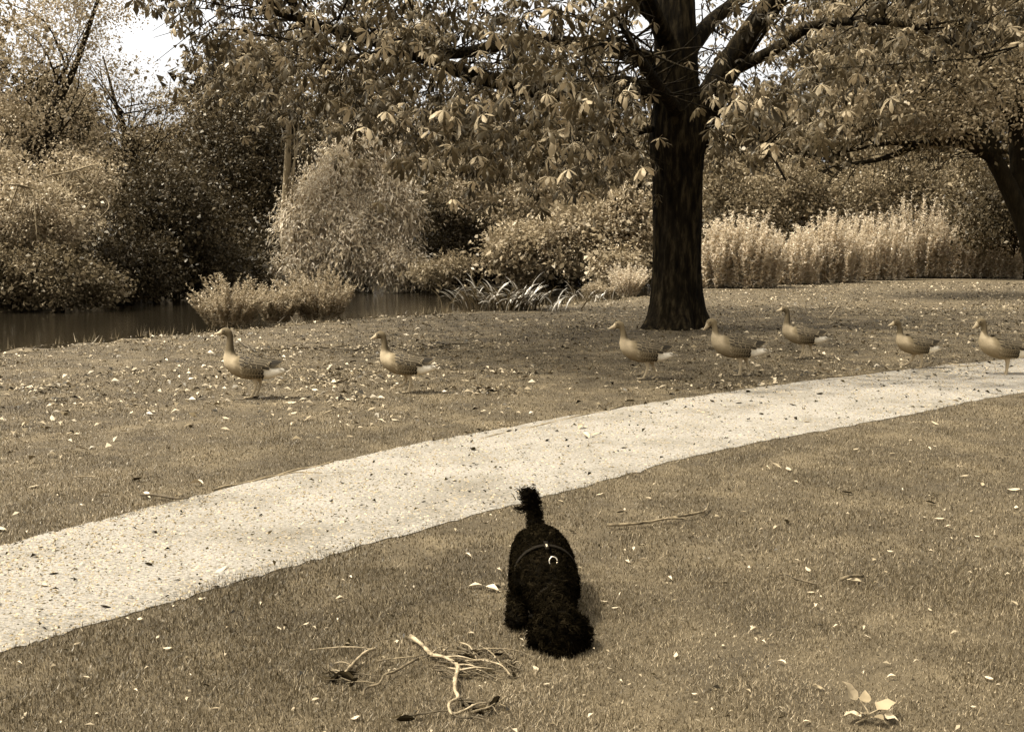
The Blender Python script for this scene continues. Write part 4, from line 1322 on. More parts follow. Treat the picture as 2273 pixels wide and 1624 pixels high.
stick('pale bent twig near the bank behind the leading goose', [(615, 722), (640, 712), (655, 722)], .012, .008, 'darkstick', 'fallen_twig', 'sticks beyond the path', zs=[0, .09, 0])
stick('pale long twig beside the path under the sixth goose', [(2105, 812), (2140, 818), (2180, 817)], .007, .004, 'stick', 'fallen_twig', 'sticks at the path')
stick('thin brown twig along the path edge under the sixth goose', [(1830, 845), (1900, 838), (1960, 832)], .007, .004, 'midstick', 'fallen_twig', 'sticks at the path')
stick('pale bare stick sloping on the lawn before the weed bank', [(1840, 712), (1855, 700), (1862, 695)], .02, .012, 'stick', 'fallen_stick', 'sticks beyond the path', zs=[0, .1, .2])
stick('small pale stick leaning right of the hindmost geese', [(2165, 727), (2185, 720), (2195, 715)], .02, .012, 'midstick', 'fallen_stick', 'sticks beyond the path', zs=[0, .05, .1])

# pale sprig of broad leaves at the lower right
c = g(1925, 1596)
root = empty('leaf_sprig', (c.x, c.y, 0.0), 'sprig of large pale broad leaves at the lower right corner', 'leaves')


def broad_leaf(L, W, seed):
    r = random.Random(seed)
    V = [(0, 0, 0)]
    out = [(0.02, .16), (.14, .42), (.3, .52), (.5, .42), (.72, .24), (1.0, 0.0)]
    for (t, w) in out[:-1]:
        V += [(t * L, w * W + r.uniform(-.03, .03) * W, .16 * W * (1 + r.uniform(-.5, .5))), (t * L, 0, 0.02 * L), (t * L, -w * W + r.uniform(-.03, .03) * W, .16 * W * (1 + r.uniform(-.5, .5)))]
    V.append((L, 0, -.06 * L))
    Qd = []
    for i in range(4):
        for j in range(2):
            a_ = 1 + i * 3 + j
            Qd.append((a_, a_ + 1, a_ + 4, a_ + 3))
    e_ = len(V) - 1
    Qd += [(13, 14, 15, e_), (0, 3, 2, 1)]
    return mesh_np('leaf', np.array(V), np.array(Qd), np.full(len(V), r.uniform(0.5, 0.95)))


for i, (dx, dy, z, yw, pt, L) in enumerate([(-.035, .02, .05, 2.3, -1.0, .088), (.03, 0.0, .03, 0.25, -.35, .085), (-.005, .01, .05, 1.3, -1.1, .05), (-.03, -.02, .02, 3.4, -.2, .07), (.01, -.03, .02, -1.2, -.3, .06), (.045, -.02, .02, -.5, .1, .055), (-.01, -.01, .02, -2.2, -.5, .055)]):
    lf = broad_leaf(L * .8, L * .7, i); pt *= .9
    link('leaf', lf, M['fallen'] if i not in (4, 6) else M['fol_mid'], root, (dx, dy, z), (0.1, pt, yw))
mb = MB()
tube(mb, [(-.05, -.05, .01), (0, -.01, .02), (-.02, .03, .06)], [.003, .003, .002], 5, 4)
tube(mb, [(0, -.01, .02), (.03, 0, .03), (.05, .01, .03)], [.003, .002, .002], 5, 4)
link('stem', mb.mesh('stem'), M['stick'], root)


# ------------------------------------------------------------------ animals
def remesh(V, Qd, voxel, smooth_it=2):
    me = bpy.data.meshes.new('tmp')
    me.from_pydata([tuple(v) for v in V], [], [tuple(q) for q in Qd])
    ob = bpy.data.objects.new('tmp', me)
    COL.objects.link(ob)
    md = ob.modifiers.new('r', 'REMESH'); md.mode = 'VOXEL'; md.voxel_size = voxel; md.use_smooth_shade = True
    if smooth_it:
        sm = ob.modifiers.new('s', 'SMOOTH'); sm.iterations = smooth_it; sm.factor = 0.5
    dg = bpy.context.evaluated_depsgraph_get()
    dg.update()
    out = bpy.data.meshes.new_from_object(ob.evaluated_get(dg))
    bpy.data.objects.remove(ob)
    bpy.data.meshes.remove(me)
    return out


def loft(rings, seg=16):
    """rings: (centre, tangent, up-half, side-half) lofted along; side axis is kept near y"""
    V, Qd = [], []
    for (c, t, hu, hs_) in rings:
        c = np.array(c, float); t = unit(np.array(t, float))
        s = np.array([0, 1.0, 0]); s = unit(s - t * (s @ t)); u = np.cross(t, s)
        for k_ in range(seg):
            a = 2 * pi * k_ / seg
            V.append(c + s * math.cos(a) * hs_ + u * math.sin(a) * hu)
    n = len(rings)
    for i in range(n - 1):
        for j in range(seg):
            k2 = (j + 1) % seg
            Qd.append((i * seg + j, i * seg + k2, (i + 1) * seg + k2, (i + 1) * seg + j))
    c0 = len(V)
    V.append(np.array(rings[0][0], float)); V.append(np.array(rings[-1][0], float))
    for j in range(seg):
        k2 = (j + 1) % seg
        Qd.append((c0, k2, j)); Qd.append((c0 + 1, (n - 1) * seg + j, (n - 1) * seg + k2))
    return [np.asarray(v) for v in V], Qd


def merge(sets):
    V, Qd = [], []
    for v, q in sets:
        o_ = len(V)
        V += list(v)
        Qd += [tuple(i + o_ for i in f) for f in q]
    return V, Qd


def smooth_rings(pts, sub=4):
    """pts (x,z,hu,hs) in the plane y=0 -> smooth loft rings"""
    P = np.array(pts, float)
    Q4, _ = catmull(P[:, :3], P[:, 3], sub)
    _, S = catmull(P[:, :3], P[:, 3], sub)
    xz = Q4[:, :2]
    t = np.gradient(xz, axis=0)
    return [((xz[i, 0], 0, xz[i, 1]), (t[i, 0], 0, t[i, 1]), max(Q4[i, 2], .002), max(S[i], .002)) for i in range(len(xz))]


BODY = [(-.335, .240, .006, .030), (-.26, .248, .042, .055), (-.174, .253, .074, .08), (-.087, .268, .088, .096), (-.02, .276, .102, .108), (.065, .291, .105, .112), (.13, .312, .098, .105)]

BODY = [(x, z + .006, a * 1.1, b * 1.1) for x, z, a, b in BODY]


def neck_pts(up, fwd, hp):
    """up: neck stretch factor, fwd: head reach forward, hp: head pitch (down positive)"""
    base = [(.180, .350, .090, .094), (.204, .398, .065, .067), (.208, .445, .046, .046), (.206, .487, .038, .037), (.204, .53, .033, .032), (.205, .572, .031, .030)]
    out = []
    for (x, z, a, b) in base:
        k_ = max(0, z - .348)
        kk = k_ / .224
        out.append((x + fwd * kk ** 2 + 0.25 * (1 - up) * .1 * math.sin(kk * pi), .348 + k_ * up, a, b))
    hx, hz = .205 + fwd, .348 + .224 * up
    head = [(.012, .036, .037, .033), (.036, .05, .041, .035), (.060, .048, .036, .030), (.080, .040, .027, .022), (.112, .032, .017, .0155), (.142, .027, .011, .012), (.152, .025, .005, .007)]
    c_, s_ = math.cos(hp), math.sin(hp)
    px0, pz0 = .02, .04
    for (dx, dz, a, b) in head:
        rx, rz = dx - px0, dz - pz0
        out.append((hx + px0 + rx * c_ + rz * s_, hz + pz0 - rx * s_ + rz * c_, a, b))
    return out, (hx, hz)


def leg(hipx, y, kneex, kneez, footx, footz, toe=0.0):
    """bird leg: feathered thigh, backward ankle, shank, webbed foot"""
    s = []
    mb_ = MB()
    tube(mb_, [(hipx, y * .8, .235), (hipx * .6 + kneex * .4, y * .95, .185), (kneex, y, kneez)], [.05, .032, .0125], 8, 4)
    tube(mb_, [(kneex, y, kneez + .006), ((kneex + footx) / 2, y, (kneez + footz) / 2), (footx, y, footz + .012)], [.016, .0135, .015], 8, 3)
    V = np.concatenate(mb_.V); Qd = np.concatenate(mb_.Q)
    s.append((V, [tuple(q) for q in Qd]))
    # web: flat wedge with three toes
    c_, sn = math.cos(toe), math.sin(toe)
    prof = [(-.022, .008), (.0, .012), (.03, .026), (.055, .038), (.068, .036)]
    Vf, Qf = [], []
    for (dx, w) in prof:
        for (yy, zz_) in ((-w, 0), (0, 0), (w, 0), (w, .012), (0, .013), (-w, .012)):
            x_ = dx; z_ = zz_ - 0.002
            Vf.append(np.array([footx + x_ * c_ + z_ * sn, y + yy, footz + z_ * c_ - x_ * sn]))
    for i in range(len(prof) - 1):
        for j in range(6):
            k2 = (j + 1) % 6
            Qf.append((i * 6 + j, i * 6 + k2, i * 6 + 6 + k2, i * 6 + 6 + j))
    Qf += [(0, 5, 4, 1), (1, 4, 3, 2)]
    e_ = (len(prof) - 1) * 6
    Qf += [(e_, e_ + 1, e_ + 4, e_ + 5), (e_ + 1, e_ + 2, e_ + 3, e_ + 4)]
    s.append((Vf, Qf))
    return s


M['goose'] = attr_mat('goose_plumage', 0.8, 0.12, nz=0.16, nscale=70)
M['feather'] = attr_mat('goose_feathers', 0.75, 0.15, nz=0.12, nscale=120)
M['eye'] = plain('dark_eye', 0.006, 0.5, 0.15)


def body_half(x):
    xs_ = [b[0] for b in BODY]
    return (np.interp(x, xs_, [b[1] for b in BODY]), np.interp(x, xs_, [b[2] for b in BODY]), np.interp(x, xs_, [b[3] for b in BODY]))


def on_body(x, ang, lift=0.0):
    """ang: 0 at the side, pi/2 at the back"""
    zc, hu, hs_ = body_half(x)
    return np.array([x, (hs_ + lift) * math.cos(ang), zc + (hu + lift) * math.sin(ang)])


def feather(mb, cb, base, tip, w, nrm, c_in, c_edge, lift=0.004):
    base = np.array(base); tip = np.array(tip)
    d = tip - base; nrm = unit(np.array(nrm, float)); s = unit(np.cross(nrm, d))
    prof = [(0, .55), (.35, .95), (.7, 1.0), (.9, .78), (1.0, .25)]
    V, C = [], []
    for (t, k_) in prof:
        c = base + d * t + nrm * (lift * t)
        for q in (-1, -.72, 0, .72, 1):
            V.append(c + s * (q * w * k_) + nrm * (0.003 * (1 - q * q)))
            ed = abs(q) > .9 or t > .97
            C.append(c_edge if ed else c_in)
    Qd = []
    for i in range(4):
        for j in range(4):
            Qd.append((i * 5 + j, i * 5 + j + 1, i * 5 + 6 + j, i * 5 + 5 + j))
    mb.add(np.array(V), Qd)
    cb.append(np.array(C))


def wing_mesh(sgn, spread=0.0):
    mb, cb = MB(), []
    dk, md, pl, wh = sep(.02), sep(.05), sep(.36), sep(.6)
    # scapulars and coverts: overlapping rows, front to back
    prim = []
    for i in range(6):                                    # long flight feathers at the back
        a = 0.62 + i * 0.12
        b = on_body(-.10 - .006 * i, a, .012 + .002 * i)
        t = np.array([-.24 - .014 * i, .062 - .006 * i, .292 + .010 * i])
        prim.append((b, t, .015, dk if i > 0 else sep(.015), sep(.26)))
    for (b, t, w, c1, c2) in prim:
        feather(mb, cb, b * [1, sgn, 1], t * [1, sgn, 1], w, (0, sgn * .8, .6), c1, c2)
    rows = [(-.085, .06, .34, 1.25, 5), (-.035, .05, .26, 1.30, 5), (.015, .045, .22, 1.35, 6), (.060, .04, .2, 1.35, 6), (.10, .034, .25, 1.3, 5)]
    for ri, (x0, ln, a0, a1, m_) in enumerate(rows):
        for k_ in range(m_):
            a = a0 + (a1 - a0) * k_ / (m_ - 1)
            sl = .035 * (k_ / (m_ - 1) - .5) + .010 * math.sin(k_ * 2.1 + ri * 1.7)
            b = on_body(x0 + sl, a, .016)
            t = on_body(x0 + sl - ln * 1.55, a - .05, .021)
            n_ = np.array([0, math.cos(a), math.sin(a)])
            shade = sep(.025 + .03 * ((k_ * 7 + ri * 3) % 5) / 4)
            feather(mb, cb, b * [1, sgn, 1], t * [1, sgn, 1], .019, n_ * [1, sgn, 1], shade, pl if ri > 1 else sep(.28), .006)
    for i in range(4):                                    # long dark tertials over the rump
        a = .42 + .2 * i
        feather(mb, cb, on_body(-.01, a, .024) * [1, sgn, 1], on_body(-.165 - .012 * i, a + .05, .030) * [1, sgn, 1], .013, np.array([0, math.cos(a) * sgn, math.sin(a)]), sep(.04), sep(.36), .004)
    me = mb.mesh('wing', True)
    return me, np.concatenate(cb)


def flank_mesh(sgn):
    mb, cb = MB(), []
    for row, (a, w) in enumerate([(-.62, .030), (-.22, .032), (.12, .030)]):
        m_ = 8
        for k_ in range(m_ - 1, -1, -1):
            x0 = .085 - k_ * .026
            b = on_body(x0, a + .05, .005)
            t = on_body(x0 - .036, a, .010)
            n_ = np.array([0, math.cos(a), math.sin(a)])
            f = k_ / (m_ - 1)
            feather(mb, cb, b * [1, sgn, 1], t * [1, sgn, 1], w, n_ * [1, sgn, 1], sep(.15 - .13 * f), sep(.36 - .02 * f), .004)
    me = mb.mesh('flank_feathers', True)
    return me, np.concatenate(cb)


def add_col(me, C):
    a = me.attributes.new('col', 'FLOAT_COLOR', 'POINT')
    c4 = np.ones((len(C), 4), dtype=np.float32); c4[:, :3] = C
    a.data.foreach_set('color', c4.ravel())


wing_data = {}
for sgn in (1, -1):
    me, C = wing_mesh(sgn); add_col(me, C); me.materials.append(M['feather']); wing_data['w', sgn] = me
    me, C = flank_mesh(sgn); add_col(me, C); me.materials.append(M['feather']); wing_data['f', sgn] = me
# tail fan
mb, cb = MB(), []
for i in range(7):
    a = (i - 3) * .16
    feather(mb, cb, (-.24, math.sin(a) * .06, .282), (-.355, math.sin(a) * .16, .252), .017, (0, 0, 1), sep(.05), sep(.7), .002)
tail_me = mb.mesh('tail_feathers', True); add_col(tail_me, np.concatenate(cb)); tail_me.materials.append(M['feather'])
em = bmesh.new(); bmesh.ops.create_uvsphere(em, u_segments=8, v_segments=6, radius=.0065)
eye_me = bpy.data.meshes.new('eye'); em.to_mesh(eye_me); em.free(); eye_me.materials.append(M['eye'])


def goose(label, fx, fy, height_px, up, fwd, hp, legs, rz, dark=1.0):
    """fx, fy: picture place of the ground under the standing foot"""
    p = g(fx, fy)
    npts, (hx, hz) = neck_pts(up, fwd, hp)
    rings = smooth_rings(BODY + npts, 3)
    sets = [loft(rings, 18)]
    for lg in legs:
        sets += leg(*lg)
    V, Qd = merge(sets)
    me = remesh(V, Qd, 0.0085, 2)
    n = len(me.vertices)
    co = np.empty(n * 3, np.float32); me.vertices.foreach_get('co', co); co = co.reshape(-1, 3)
    x, y, z = co.T
    zc = np.interp(x, [b[0] for b in BODY], [b[1] for b in BODY])
    C = np.tile(np.array(sep(.25)), (n, 1))

    def put(mask, L, soft=None):
        m_ = np.clip(mask, 0, 1)[:, None]
        C[:] = C * (1 - m_) + np.array(sep(L))[None] * m_
    put(sstep(.10, .16, x) * sstep(.24, .30, z), .33)                      # breast
    put(sstep(-.02, .03, zc - z) * sstep(-.2, .1, x) * .6, .21)            # belly
    put(sstep(zc - .01, zc + .04, z) * sstep(.17, .12, x), .15)            # back
    put(sstep(-.07, -.095, x) * sstep(zc + .04, zc + .01, z), 1.0)      # white vent
    vm = (sstep(-.07, -.095, x) * sstep(zc + .04, zc + .01, z))[:, None]
    C[:] = C * (1 - vm) + np.array([0.80, 0.70, 0.52]) * vm
    put(sstep(-.32, -.335, x) * (z > zc), .2)
    nz = sstep(.40, .47, z)
    put(nz * sstep(.0, .02, x), .115 * dark)                                # neck
    hd = sstep(hz + .0, hz + .03, z)
    put(hd, .115 * dark)
    hind = sstep(.205 + fwd * .6 - .005, .205 + fwd * .6 - .03, x) * nz
    put(hind, .06)
    # bill in head space
    bx = hx + .02 + (.067) * math.cos(hp); bz = hz + .04 - .067 * math.sin(hp)
    along = (x - (hx + .02)) * math.cos(hp) - (z - (hz + .04)) * math.sin(hp)
    put(sstep(.050, .060, along) * (z > .4), .38)
    put(sstep(.190, .165, z) * (x > -.2), .36)                              # legs and feet
    put(sstep(.022, .012, z), .34)
    add_col(me, C)
    me.name = 'body'
    me.materials.clear()
    me.materials.append(M['goose'])
    root = empty('goose', (p.x, p.y, 0.012), label, 'goose', 'geese walking in file', rz=rz)
    # size: scale so that the height matches
    full = hz + .09
    want = 1.05 * height_px * p.y / F * math.cos(PITCH)
    sc_ = want / full * (1.0 if up > 0.95 else 1.06)
    root.scale = (sc_,) * 3
    # origin under the standing foot
    offx = legs[0][4]
    kids = [link('body', me, None, root)]
    for sgn in (1, -1):
        kids.append(link('wing', wing_data['w', sgn], None, root))
        kids.append(link('flank_feathers', wing_data['f', sgn], None, root))
        ex = hx + .02 + .028 * math.cos(hp) + .014 * math.sin(hp); ez = hz + .04 - .028 * math.sin(hp) + .018 * math.cos(hp)
        kids.append(link('eye', eye_me, None, root, (ex, sgn * .0325, ez)))
    kids.append(link('tail_feathers', tail_me, None, root))
    for k_ in kids:
        k_.location.x -= offx
    return root


W_ = pi   # facing left in the picture
# legs: (hip x, y, ankle x, ankle z, foot x, foot z, toe angle)
goose('leading goose with upright neck, foremost at the left', 560, 884, 150, 1.08, -.005, 0.02, [(-.03, .05, -.05, .115, .0, 0), (-.05, -.05, -.075, .12, -.03, .0, .1)], W_ + .05, .9)
goose('second goose from the left with one foot lifted forward', 908, 872, 124, .92, .02, 0.22, [(-.03, .05, -.06, .11, -.035, 0), (.0, -.05, .0, .10, .07, .045, -.2)], W_ - .03, .9)
goose('pale-headed goose walking left of the chestnut trunk base', 1427, 842, 117, .84, .035, 0.2, [(-.02, .05, -.035, .115, .01, 0), (-.07, -.05, -.11, .12, -.15, .02, .5)], W_ + .02, 1.25)
goose('goose with bowed head in front of the chestnut trunk', 1640, 834, 116, .74, .03, 0.62, [(-.03, .05, -.04, .115, -.03, 0), (-.08, -.05, -.12, .12, -.17, .03, .7)], W_ - .04, 1.4)
goose('darker goose with raised neck farther back, right of the trunk', 1775, 796, 110, 1.04, .0, 0.0, [(.0, .05, .0, .12, .035, 0), (-.09, -.05, -.11, .12, -.15, .01, .4)], W_ - .12, .8)
goose('low-striding goose at the far path edge, second from the right', 2040, 818, 98, .86, .03, 0.16, [(-.04, .05, -.06, .105, -.05, 0), (.0, -.05, .02, .10, .10, .03, -.1)], W_ + .06, .9)
goose('last goose standing on the path at the right frame edge', 2228, 834, 116, .85, .015, 0.5, [(-.03, .05, -.04, .115, -.02, 0), (-.06, -.05, -.07, .12, -.065, .005, .3)], W_, 1.0)

# ------------------------------------------------------------------ the dog
M['coat'] = noise_mat('black_coat', [(0.3, 0.002), (0.6, 0.004), (0.8, 0.006)], scale=60, bump=0.8, bscale=90, bdist=0.01, rough=0.9, spec=0.02)
M['fur'] = leaf_mat('black_curls', 0.001, 0.0045, 0.018, trans=0.0, gloss=0.0)
M['strap'] = noise_mat('harness_webbing', [(0.3, 0.004), (0.7, 0.012)], scale=120, bump=0.3, bdist=0.001, rough=0.8, spec=0.04)
M['trim'] = plain('harness_trim', 0.42, 0.5, 0.3)
M['metal'] = plain('polished_ring', 0.75, 0.18, 0.5, 1.0)

dog_c = np.array([.10, 4.45, 0.0])
droot = empty('dog', tuple(dog_c), 'black curly-coated dog in a harness sniffing the lawn, tail up', 'dog')


def dtube(P, R, seg=12, sub=5, flat=None):
    mb_ = MB()
    tube(mb_, [np.array(p) - dog_c for p in P], R, seg, sub)
    V = np.concatenate(mb_.V)
    return (list(V), [tuple(q) for q in np.concatenate(mb_.Q)])


def ball(c, r, n=12):
    V, Qd = [], []
    c = np.array(c) - dog_c; r = np.array(r)
    for i in range(n + 1):
        a = pi * i / n
        for j in range(n):
            b = 2 * pi * j / n
            V.append(c + r * np.array([math.sin(a) * math.cos(b), math.sin(a) * math.sin(b), math.cos(a)]))
    for i in range(n):
        for j in range(n):
            k2 = (j + 1) % n
            Qd.append((i * n + j, (i + 1) * n + j, (i + 1) * n + k2, i * n + k2))
    return V, Qd


def dp(x, y, Y):
    p = at(x, y, Y)
    return np.array([p.x, p.y, p.z])


# torso from rump to chest, sloping down to the shoulders
torso = [dp(1192, 1200, 4.80), dp(1196, 1218, 4.72), dp(1202, 1240, 4.58), dp(1210, 1275, 4.42), dp(1218, 1305, 4.28), dp(1225, 1335, 4.18)]
sets = [dtube(torso, [.055, .107, .124, .122, .108, .068], 16, 5)]
neck = [dp(1222, 1300, 4.26), dp(1230, 1345, 4.13), dp(1240, 1390, 4.01)]
sets.append(dtube(neck, [.085, .064, .066], 14, 4))
hc = dp(1243, 1404, 3.97)
sets.append(ball(hc, (.090, .088, .097)))
muz = [hc + np.array([.0, -.03, -.03]), hc + np.array([.008, -.055, -.065]), hc + np.array([.012, -.06, -.098])]
sets.append(dtube(muz, [.06, .045, .036], 12, 4))
# legs: front (viewer left), front (right), hind pair
def dleg(top, knee, ankle, foot, r):
    sets.append(dtube([top, knee, ankle, foot], r, 10, 4))
    sets.append(ball(np.array(foot) + np.array([0, -.022, .012]), (.034, .045, .026), 8))


f1 = g(1145, 1392)
dleg((.055, 4.30, .17), (.030, 4.33, .115), (.020, 4.29, .05), (f1.x, f1.y, .02), [.06, .043, .036, .036])
dleg((.20, 4.28, .17), (.215, 4.30, .11), (.205, 4.24, .05), (.205, 4.21, .02), [.06, .043, .036, .036])
dleg((.075, 4.70, .18), (.045, 4.68, .12), (.03, 4.76, .07), (.03, 4.73, .02), [.06, .05, .034, .036])
dleg((.135, 4.70, .18), (.165, 4.68, .12), (.175, 4.76, .07), (.175, 4.73, .02), [.06, .05, .034, .036])
# tail, upright with a curl
tl = [dp(1190, 1180, 4.80), dp(1186, 1140, 4.84), dp(1178, 1105, 4.85), dp(1166, 1088, 4.84)]
sets.append(dtube(tl, [.034, .030, .030, .027], 10, 4))
V, Qd = merge(sets)
dme = remesh(V, Qd, 0.011, 3)
dme.name = 'body'
dme.materials.clear(); dme.materials.append(M['coat'])
dbody = link('body', dme, None, droot)
# ears: flat hanging flaps
for sgn in (-1, 1):
    base = hc - dog_c + np.array([sgn * .066, .03, .03])
    pts = [base, base + np.array([sgn * .020, .0, -.03]), base + np.array([sgn * .022, -.012, -.07]), base + np.array([sgn * .014, -.02, -.098])]
    rings = []
    mb_ = MB(); tube(mb_, pts, [.02, .034, .038, .02], 10, 4)
    Vv = np.concatenate(mb_.V); cen = Vv.mean(0)
    Vv[:, 0] = cen[0] + (Vv[:, 0] - cen[0]) * .62
    ear = mesh_np('ear', Vv, np.concatenate(mb_.Q), smooth=True)
    link('ear', ear, M['coat'], droot)
# nose
bmn = bmesh.new(); bmesh.ops.create_icosphere(bmn, subdivisions=2, radius=.014)
for v_ in bmn.verts: v_.co.z *= .75
nm = bpy.data.meshes.new('nose'); bmn.to_mesh(nm); bmn.free()
link('nose', nm, M['eye'], droot, muz[2] - dog_c + np.array([0, -.03, -.012]))
for sgn in (-1, 1):
    link('eye', eye_me, None, droot, hc - dog_c + np.array([sgn * .036, -.072, -.012]), scale=1.2)

# curls of the coat: short bent tufts all over
dme.calc_loop_triangles()
nt_ = len(dme.loop_triangles)
tv = np.empty(nt_ * 3, np.int32); dme.loop_triangles.foreach_get('vertices', tv); tv = tv.reshape(-1, 3)
co = np.empty(len(dme.vertices) * 3, np.float32); dme.vertices.foreach_get('co', co); co = co.reshape(-1, 3)
A, B, Cc = co[tv[:, 0]], co[tv[:, 1]], co[tv[:, 2]]
nrm = np.cross(B - A, Cc - A); ar = np.linalg.norm(nrm, axis=1); nrm = nrm / (ar[:, None] + 1e-12)
NS = 34000
pick = rng.choice(nt_, NS, p=ar / ar.sum())
u, v = rng.uniform(0, 1, NS), rng.uniform(0, 1, NS)
fl = u + v > 1; u[fl] = 1 - u[fl]; v[fl] = 1 - v[fl]
P0 = A[pick] + (B - A)[pick] * u[:, None] + (Cc - A)[pick] * v[:, None]
N0 = nrm[pick]
ears = [o_ for o_ in droot.children if o_.name.startswith('ear')]
EP, EN = [], []
for o_ in ears:
    m_ = o_.data
    for p_ in m_.polygons:
        for _ in range(14):
            vs = [np.array(m_.vertices[i].co) for i in p_.vertices]
            w_ = rng.dirichlet(np.ones(len(vs)))
            EP.append(sum(a_ * b_ for a_, b_ in zip(w_, vs))); EN.append(np.array(p_.normal))
P0 = np.concatenate([P0, np.array(EP, np.float32)]); N0 = np.concatenate([N0, np.array(EN, np.float32)])
NS = len(P0)
tailm = (P0[:, 2] + 0 > .335) & (P0[:, 1] + dog_c[1] > 4.76)
headm = P0[:, 1] + dog_c[1] < 4.13
Ln = rng.uniform(.010, .030, NS) * np.where(tailm, 1.35, 1.0) * np.where(headm, 1.35, 1.0)
# neighbouring strands share a curl direction so that locks form
kx = np.floor(P0 / .016).astype(np.int64)
hsh = (kx[:, 0] * 73856093 ^ kx[:, 1] * 19349663 ^ kx[:, 2] * 83492791) & 0xffff
lock = np.random.default_rng(5).normal(0, 1, (65536, 3))[hsh]
T0 = unit(np.cross(N0, lock + rng.normal(0, .35, (NS, 3))))
down = np.array([0, 0, -1.0])
d1 = unit(N0 * .9 + T0 * .55 + down * .15)
d2 = unit(N0 * .35 + T0 * 1.0 + down * .45 + rng.normal(0, .25, (NS, 3)))
d3 = unit(-N0 * .35 + np.cross(N0, T0) * .7 + T0 * .4 + rng.normal(0, .3, (NS, 3)))
p1 = P0 + d1 * Ln[:, None] * .45; p2 = p1 + d2 * Ln[:, None] * .35; p3 = p2 + d3 * Ln[:, None] * .3
p0 = P0 - N0 * .003
wv = rng.uniform(.0008, .0018, NS)[:, None]
S = unit(np.cross(N0, T0))
Vv = np.stack([p0 - S * wv, p0 + S * wv, p1 - S * wv, p1 + S * wv, p2 - S * wv * .8, p2 + S * wv * .8, p3 - S * wv * .3, p3 + S * wv * .3], 1).reshape(-1, 3)
b_ = np.arange(NS)[:, None] * 8
Qf = np.concatenate([b_ + np.array([[0, 1, 3, 2]]), b_ + np.array([[2, 3, 5, 4]]), b_ + np.array([[4, 5, 7, 6]])])
lt = np.clip(.4 + .18 * np.random.default_rng(6).normal(0, 1, 65536)[hsh] + rng.normal(0, .15, NS), 0, 1)
o = link('fur', mesh_np('fur', Vv, Qf, np.repeat(lt, 8)), M['fur'], droot)
o['kind'] = 'stuff'
# wispy lock of the tail tip hanging to the left
mb = MB()
b0 = dp(1168, 1100, 4.84) - dog_c
for i in range(26):
    e_ = dp(1142 + rng.normal(0, 5), 1124 + rng.normal(0, 4), 4.84) - dog_c
    m_ = dp(1158 + rng.normal(0, 4), 1130 + rng.normal(0, 4), 4.83) - dog_c
    s_ = dp(1172 + rng.normal(0, 4), 1118 + rng.normal(0, 5), 4.84) - dog_c
    tube(mb, [s_, m_, e_], [.002, .0016, .0006], 4, 4)
for i in range(40):
    s_ = dp(1168 + rng.normal(0, 9), 1100 + rng.normal(0, 6), 4.84) - dog_c
    e_ = s_ + np.array([rng.normal(0, .02), rng.normal(0, .015), rng.uniform(.015, .035)])
    tube(mb, [s_, (s_ + e_) / 2 + rng.normal(0, .004, 3), e_], [.002, .0016, .0006], 4, 3)
link('tail_plume', mb.mesh('tail_plume'), M['fur'], droot)


# harness: girth band, back strap, ring, collar
def band(c, tdir, rx, rz, w, th, a0=0, a1=2 * pi, n=40):
    c = np.array(c) - dog_c; t = unit(np.array(tdir, float)); s = np.array([1.0, 0, 0]); u = unit(np.cross(t, s)); s = np.cross(u, t)
    V, Qd = [], []
    full = abs(a1 - a0 - 2 * pi) < 1e-6
    m_ = n if full else n + 1
    for i in range(m_):
        a = a0 + (a1 - a0) * i / n
        for (dr, dt) in ((0, -w / 2), (th, -w / 2), (th, w / 2), (0, w / 2)):
            V.append(c + s * math.cos(a) * (rx + dr) + u * math.sin(a) * (rz + dr) + t * dt)
    for i in range(n):
        i2 = (i + 1) % m_
        for j in range(4):
            k2 = (j + 1) % 4
            Qd.append((i * 4 + j, i * 4 + k2, i2 * 4 + k2, i2 * 4 + j))
    return np.array(V), np.array(Qd)


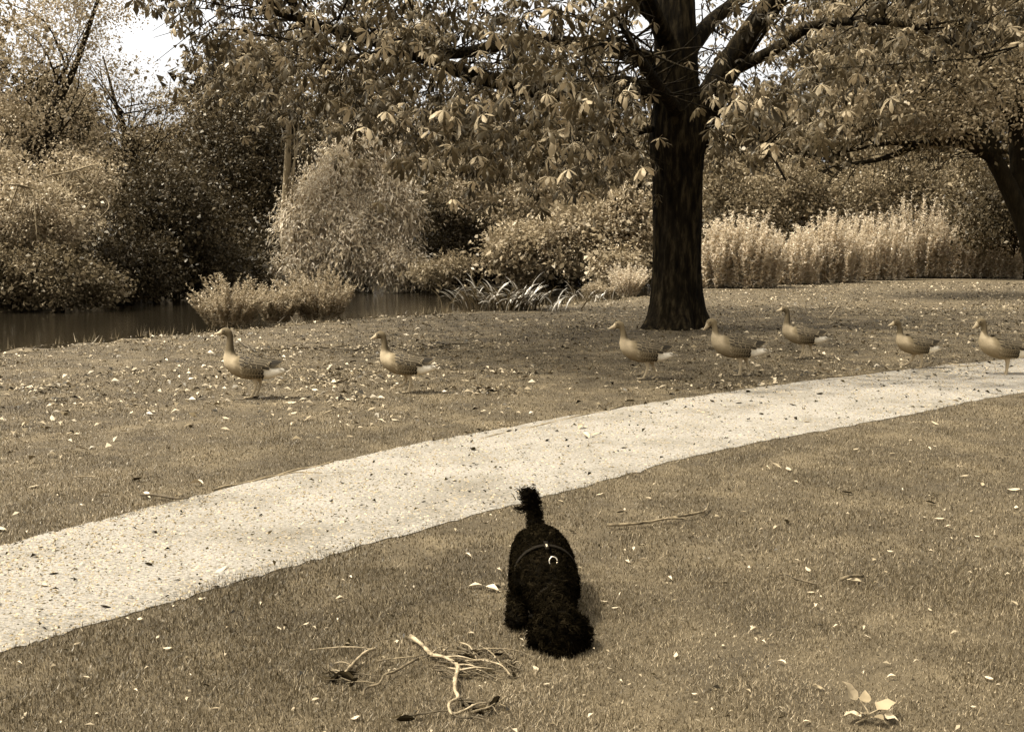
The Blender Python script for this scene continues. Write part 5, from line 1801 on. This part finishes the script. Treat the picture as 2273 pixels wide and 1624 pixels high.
har = bpy.data.objects.new('harness', None); COL.objects.link(har); har.parent = droot; har.empty_display_size = .05
tc_ = torso[3]; tdir = torso[2] - torso[4]
V, Qd = band(tc_ - unit(tdir) * .015, tdir, .127, .129, .022, .004)
link('girth_strap', mesh_np('girth_strap', V, Qd), M['strap'], har)
V, Qd = band(tc_ - unit(tdir) * .015, tdir, .136, .138, .008, .0035, a0=pi * .5 + .25, a1=pi * .5 + .55, n=10)
link('strap_slider', mesh_np('strap_slider', V, Qd), M['trim'], har)
mb = MB()
up_ = unit(np.cross(unit(tdir), np.array([1.0, 0, 0]))); up_ = up_ if up_[2] > 0 else -up_
tc_ = tc_ - unit(tdir) * .035
b0 = tc_ + up_ * .142 - dog_c + unit(tdir) * .03
b1 = tc_ + up_ * .140 - dog_c - unit(tdir) * .05
s_ = np.array([.008, 0, 0])
mb.add(np.array([b0 - s_, b0 + s_, b1 + s_, b1 - s_, b0 - s_ + up_ * .004, b0 + s_ + up_ * .004, b1 + s_ + up_ * .004, b1 - s_ + up_ * .004]), [(0, 1, 2, 3), (4, 7, 6, 5), (0, 4, 5, 1), (1, 5, 6, 2), (2, 6, 7, 3), (3, 7, 4, 0)])
link('back_strap', mb.mesh('back_strap', False), M['strap'], har)
b0 = b0 - unit(tdir) * .04 + up_ * .005; b1 = b1 + unit(tdir) * .018 + up_ * .005; s_ = s_ * .45
mb = MB()
mb.add(np.array([b0 - s_, b0 + s_, b1 + s_, b1 - s_, b0 - s_ + up_ * .002, b0 + s_ + up_ * .002, b1 + s_ + up_ * .002, b1 - s_ + up_ * .002]), [(0, 1, 2, 3), (4, 7, 6, 5), (0, 4, 5, 1), (1, 5, 6, 2), (2, 6, 7, 3), (3, 7, 4, 0)])
link('strap_loop', mb.mesh('strap_loop', False), M['trim'], har)
mb = MB()
rc = tc_ + up_ * .154 - dog_c + unit(tdir) * .012 + np.array([.014, 0, 0])
rc = dp(1228, 1246, 4.265) - dog_c
P = [rc + np.array([math.cos(a) * .0155, 0, 0]) + unit(np.array([0, .35, 1.0])) * (-math.sin(a) * .019) for a in np.linspace(0, 2 * pi, 25)]
tube(mb, P, [.003] * 25, 6, 1)
link('lead_ring', mb.mesh('lead_ring'), M['metal'], har)
ncen = neck[1]; nd = neck[0] - neck[2]
V, Qd = band(ncen + unit(nd) * .03, nd, .066, .066, .016, .004)
link('collar', mesh_np('collar', V, Qd), M['strap'], har)
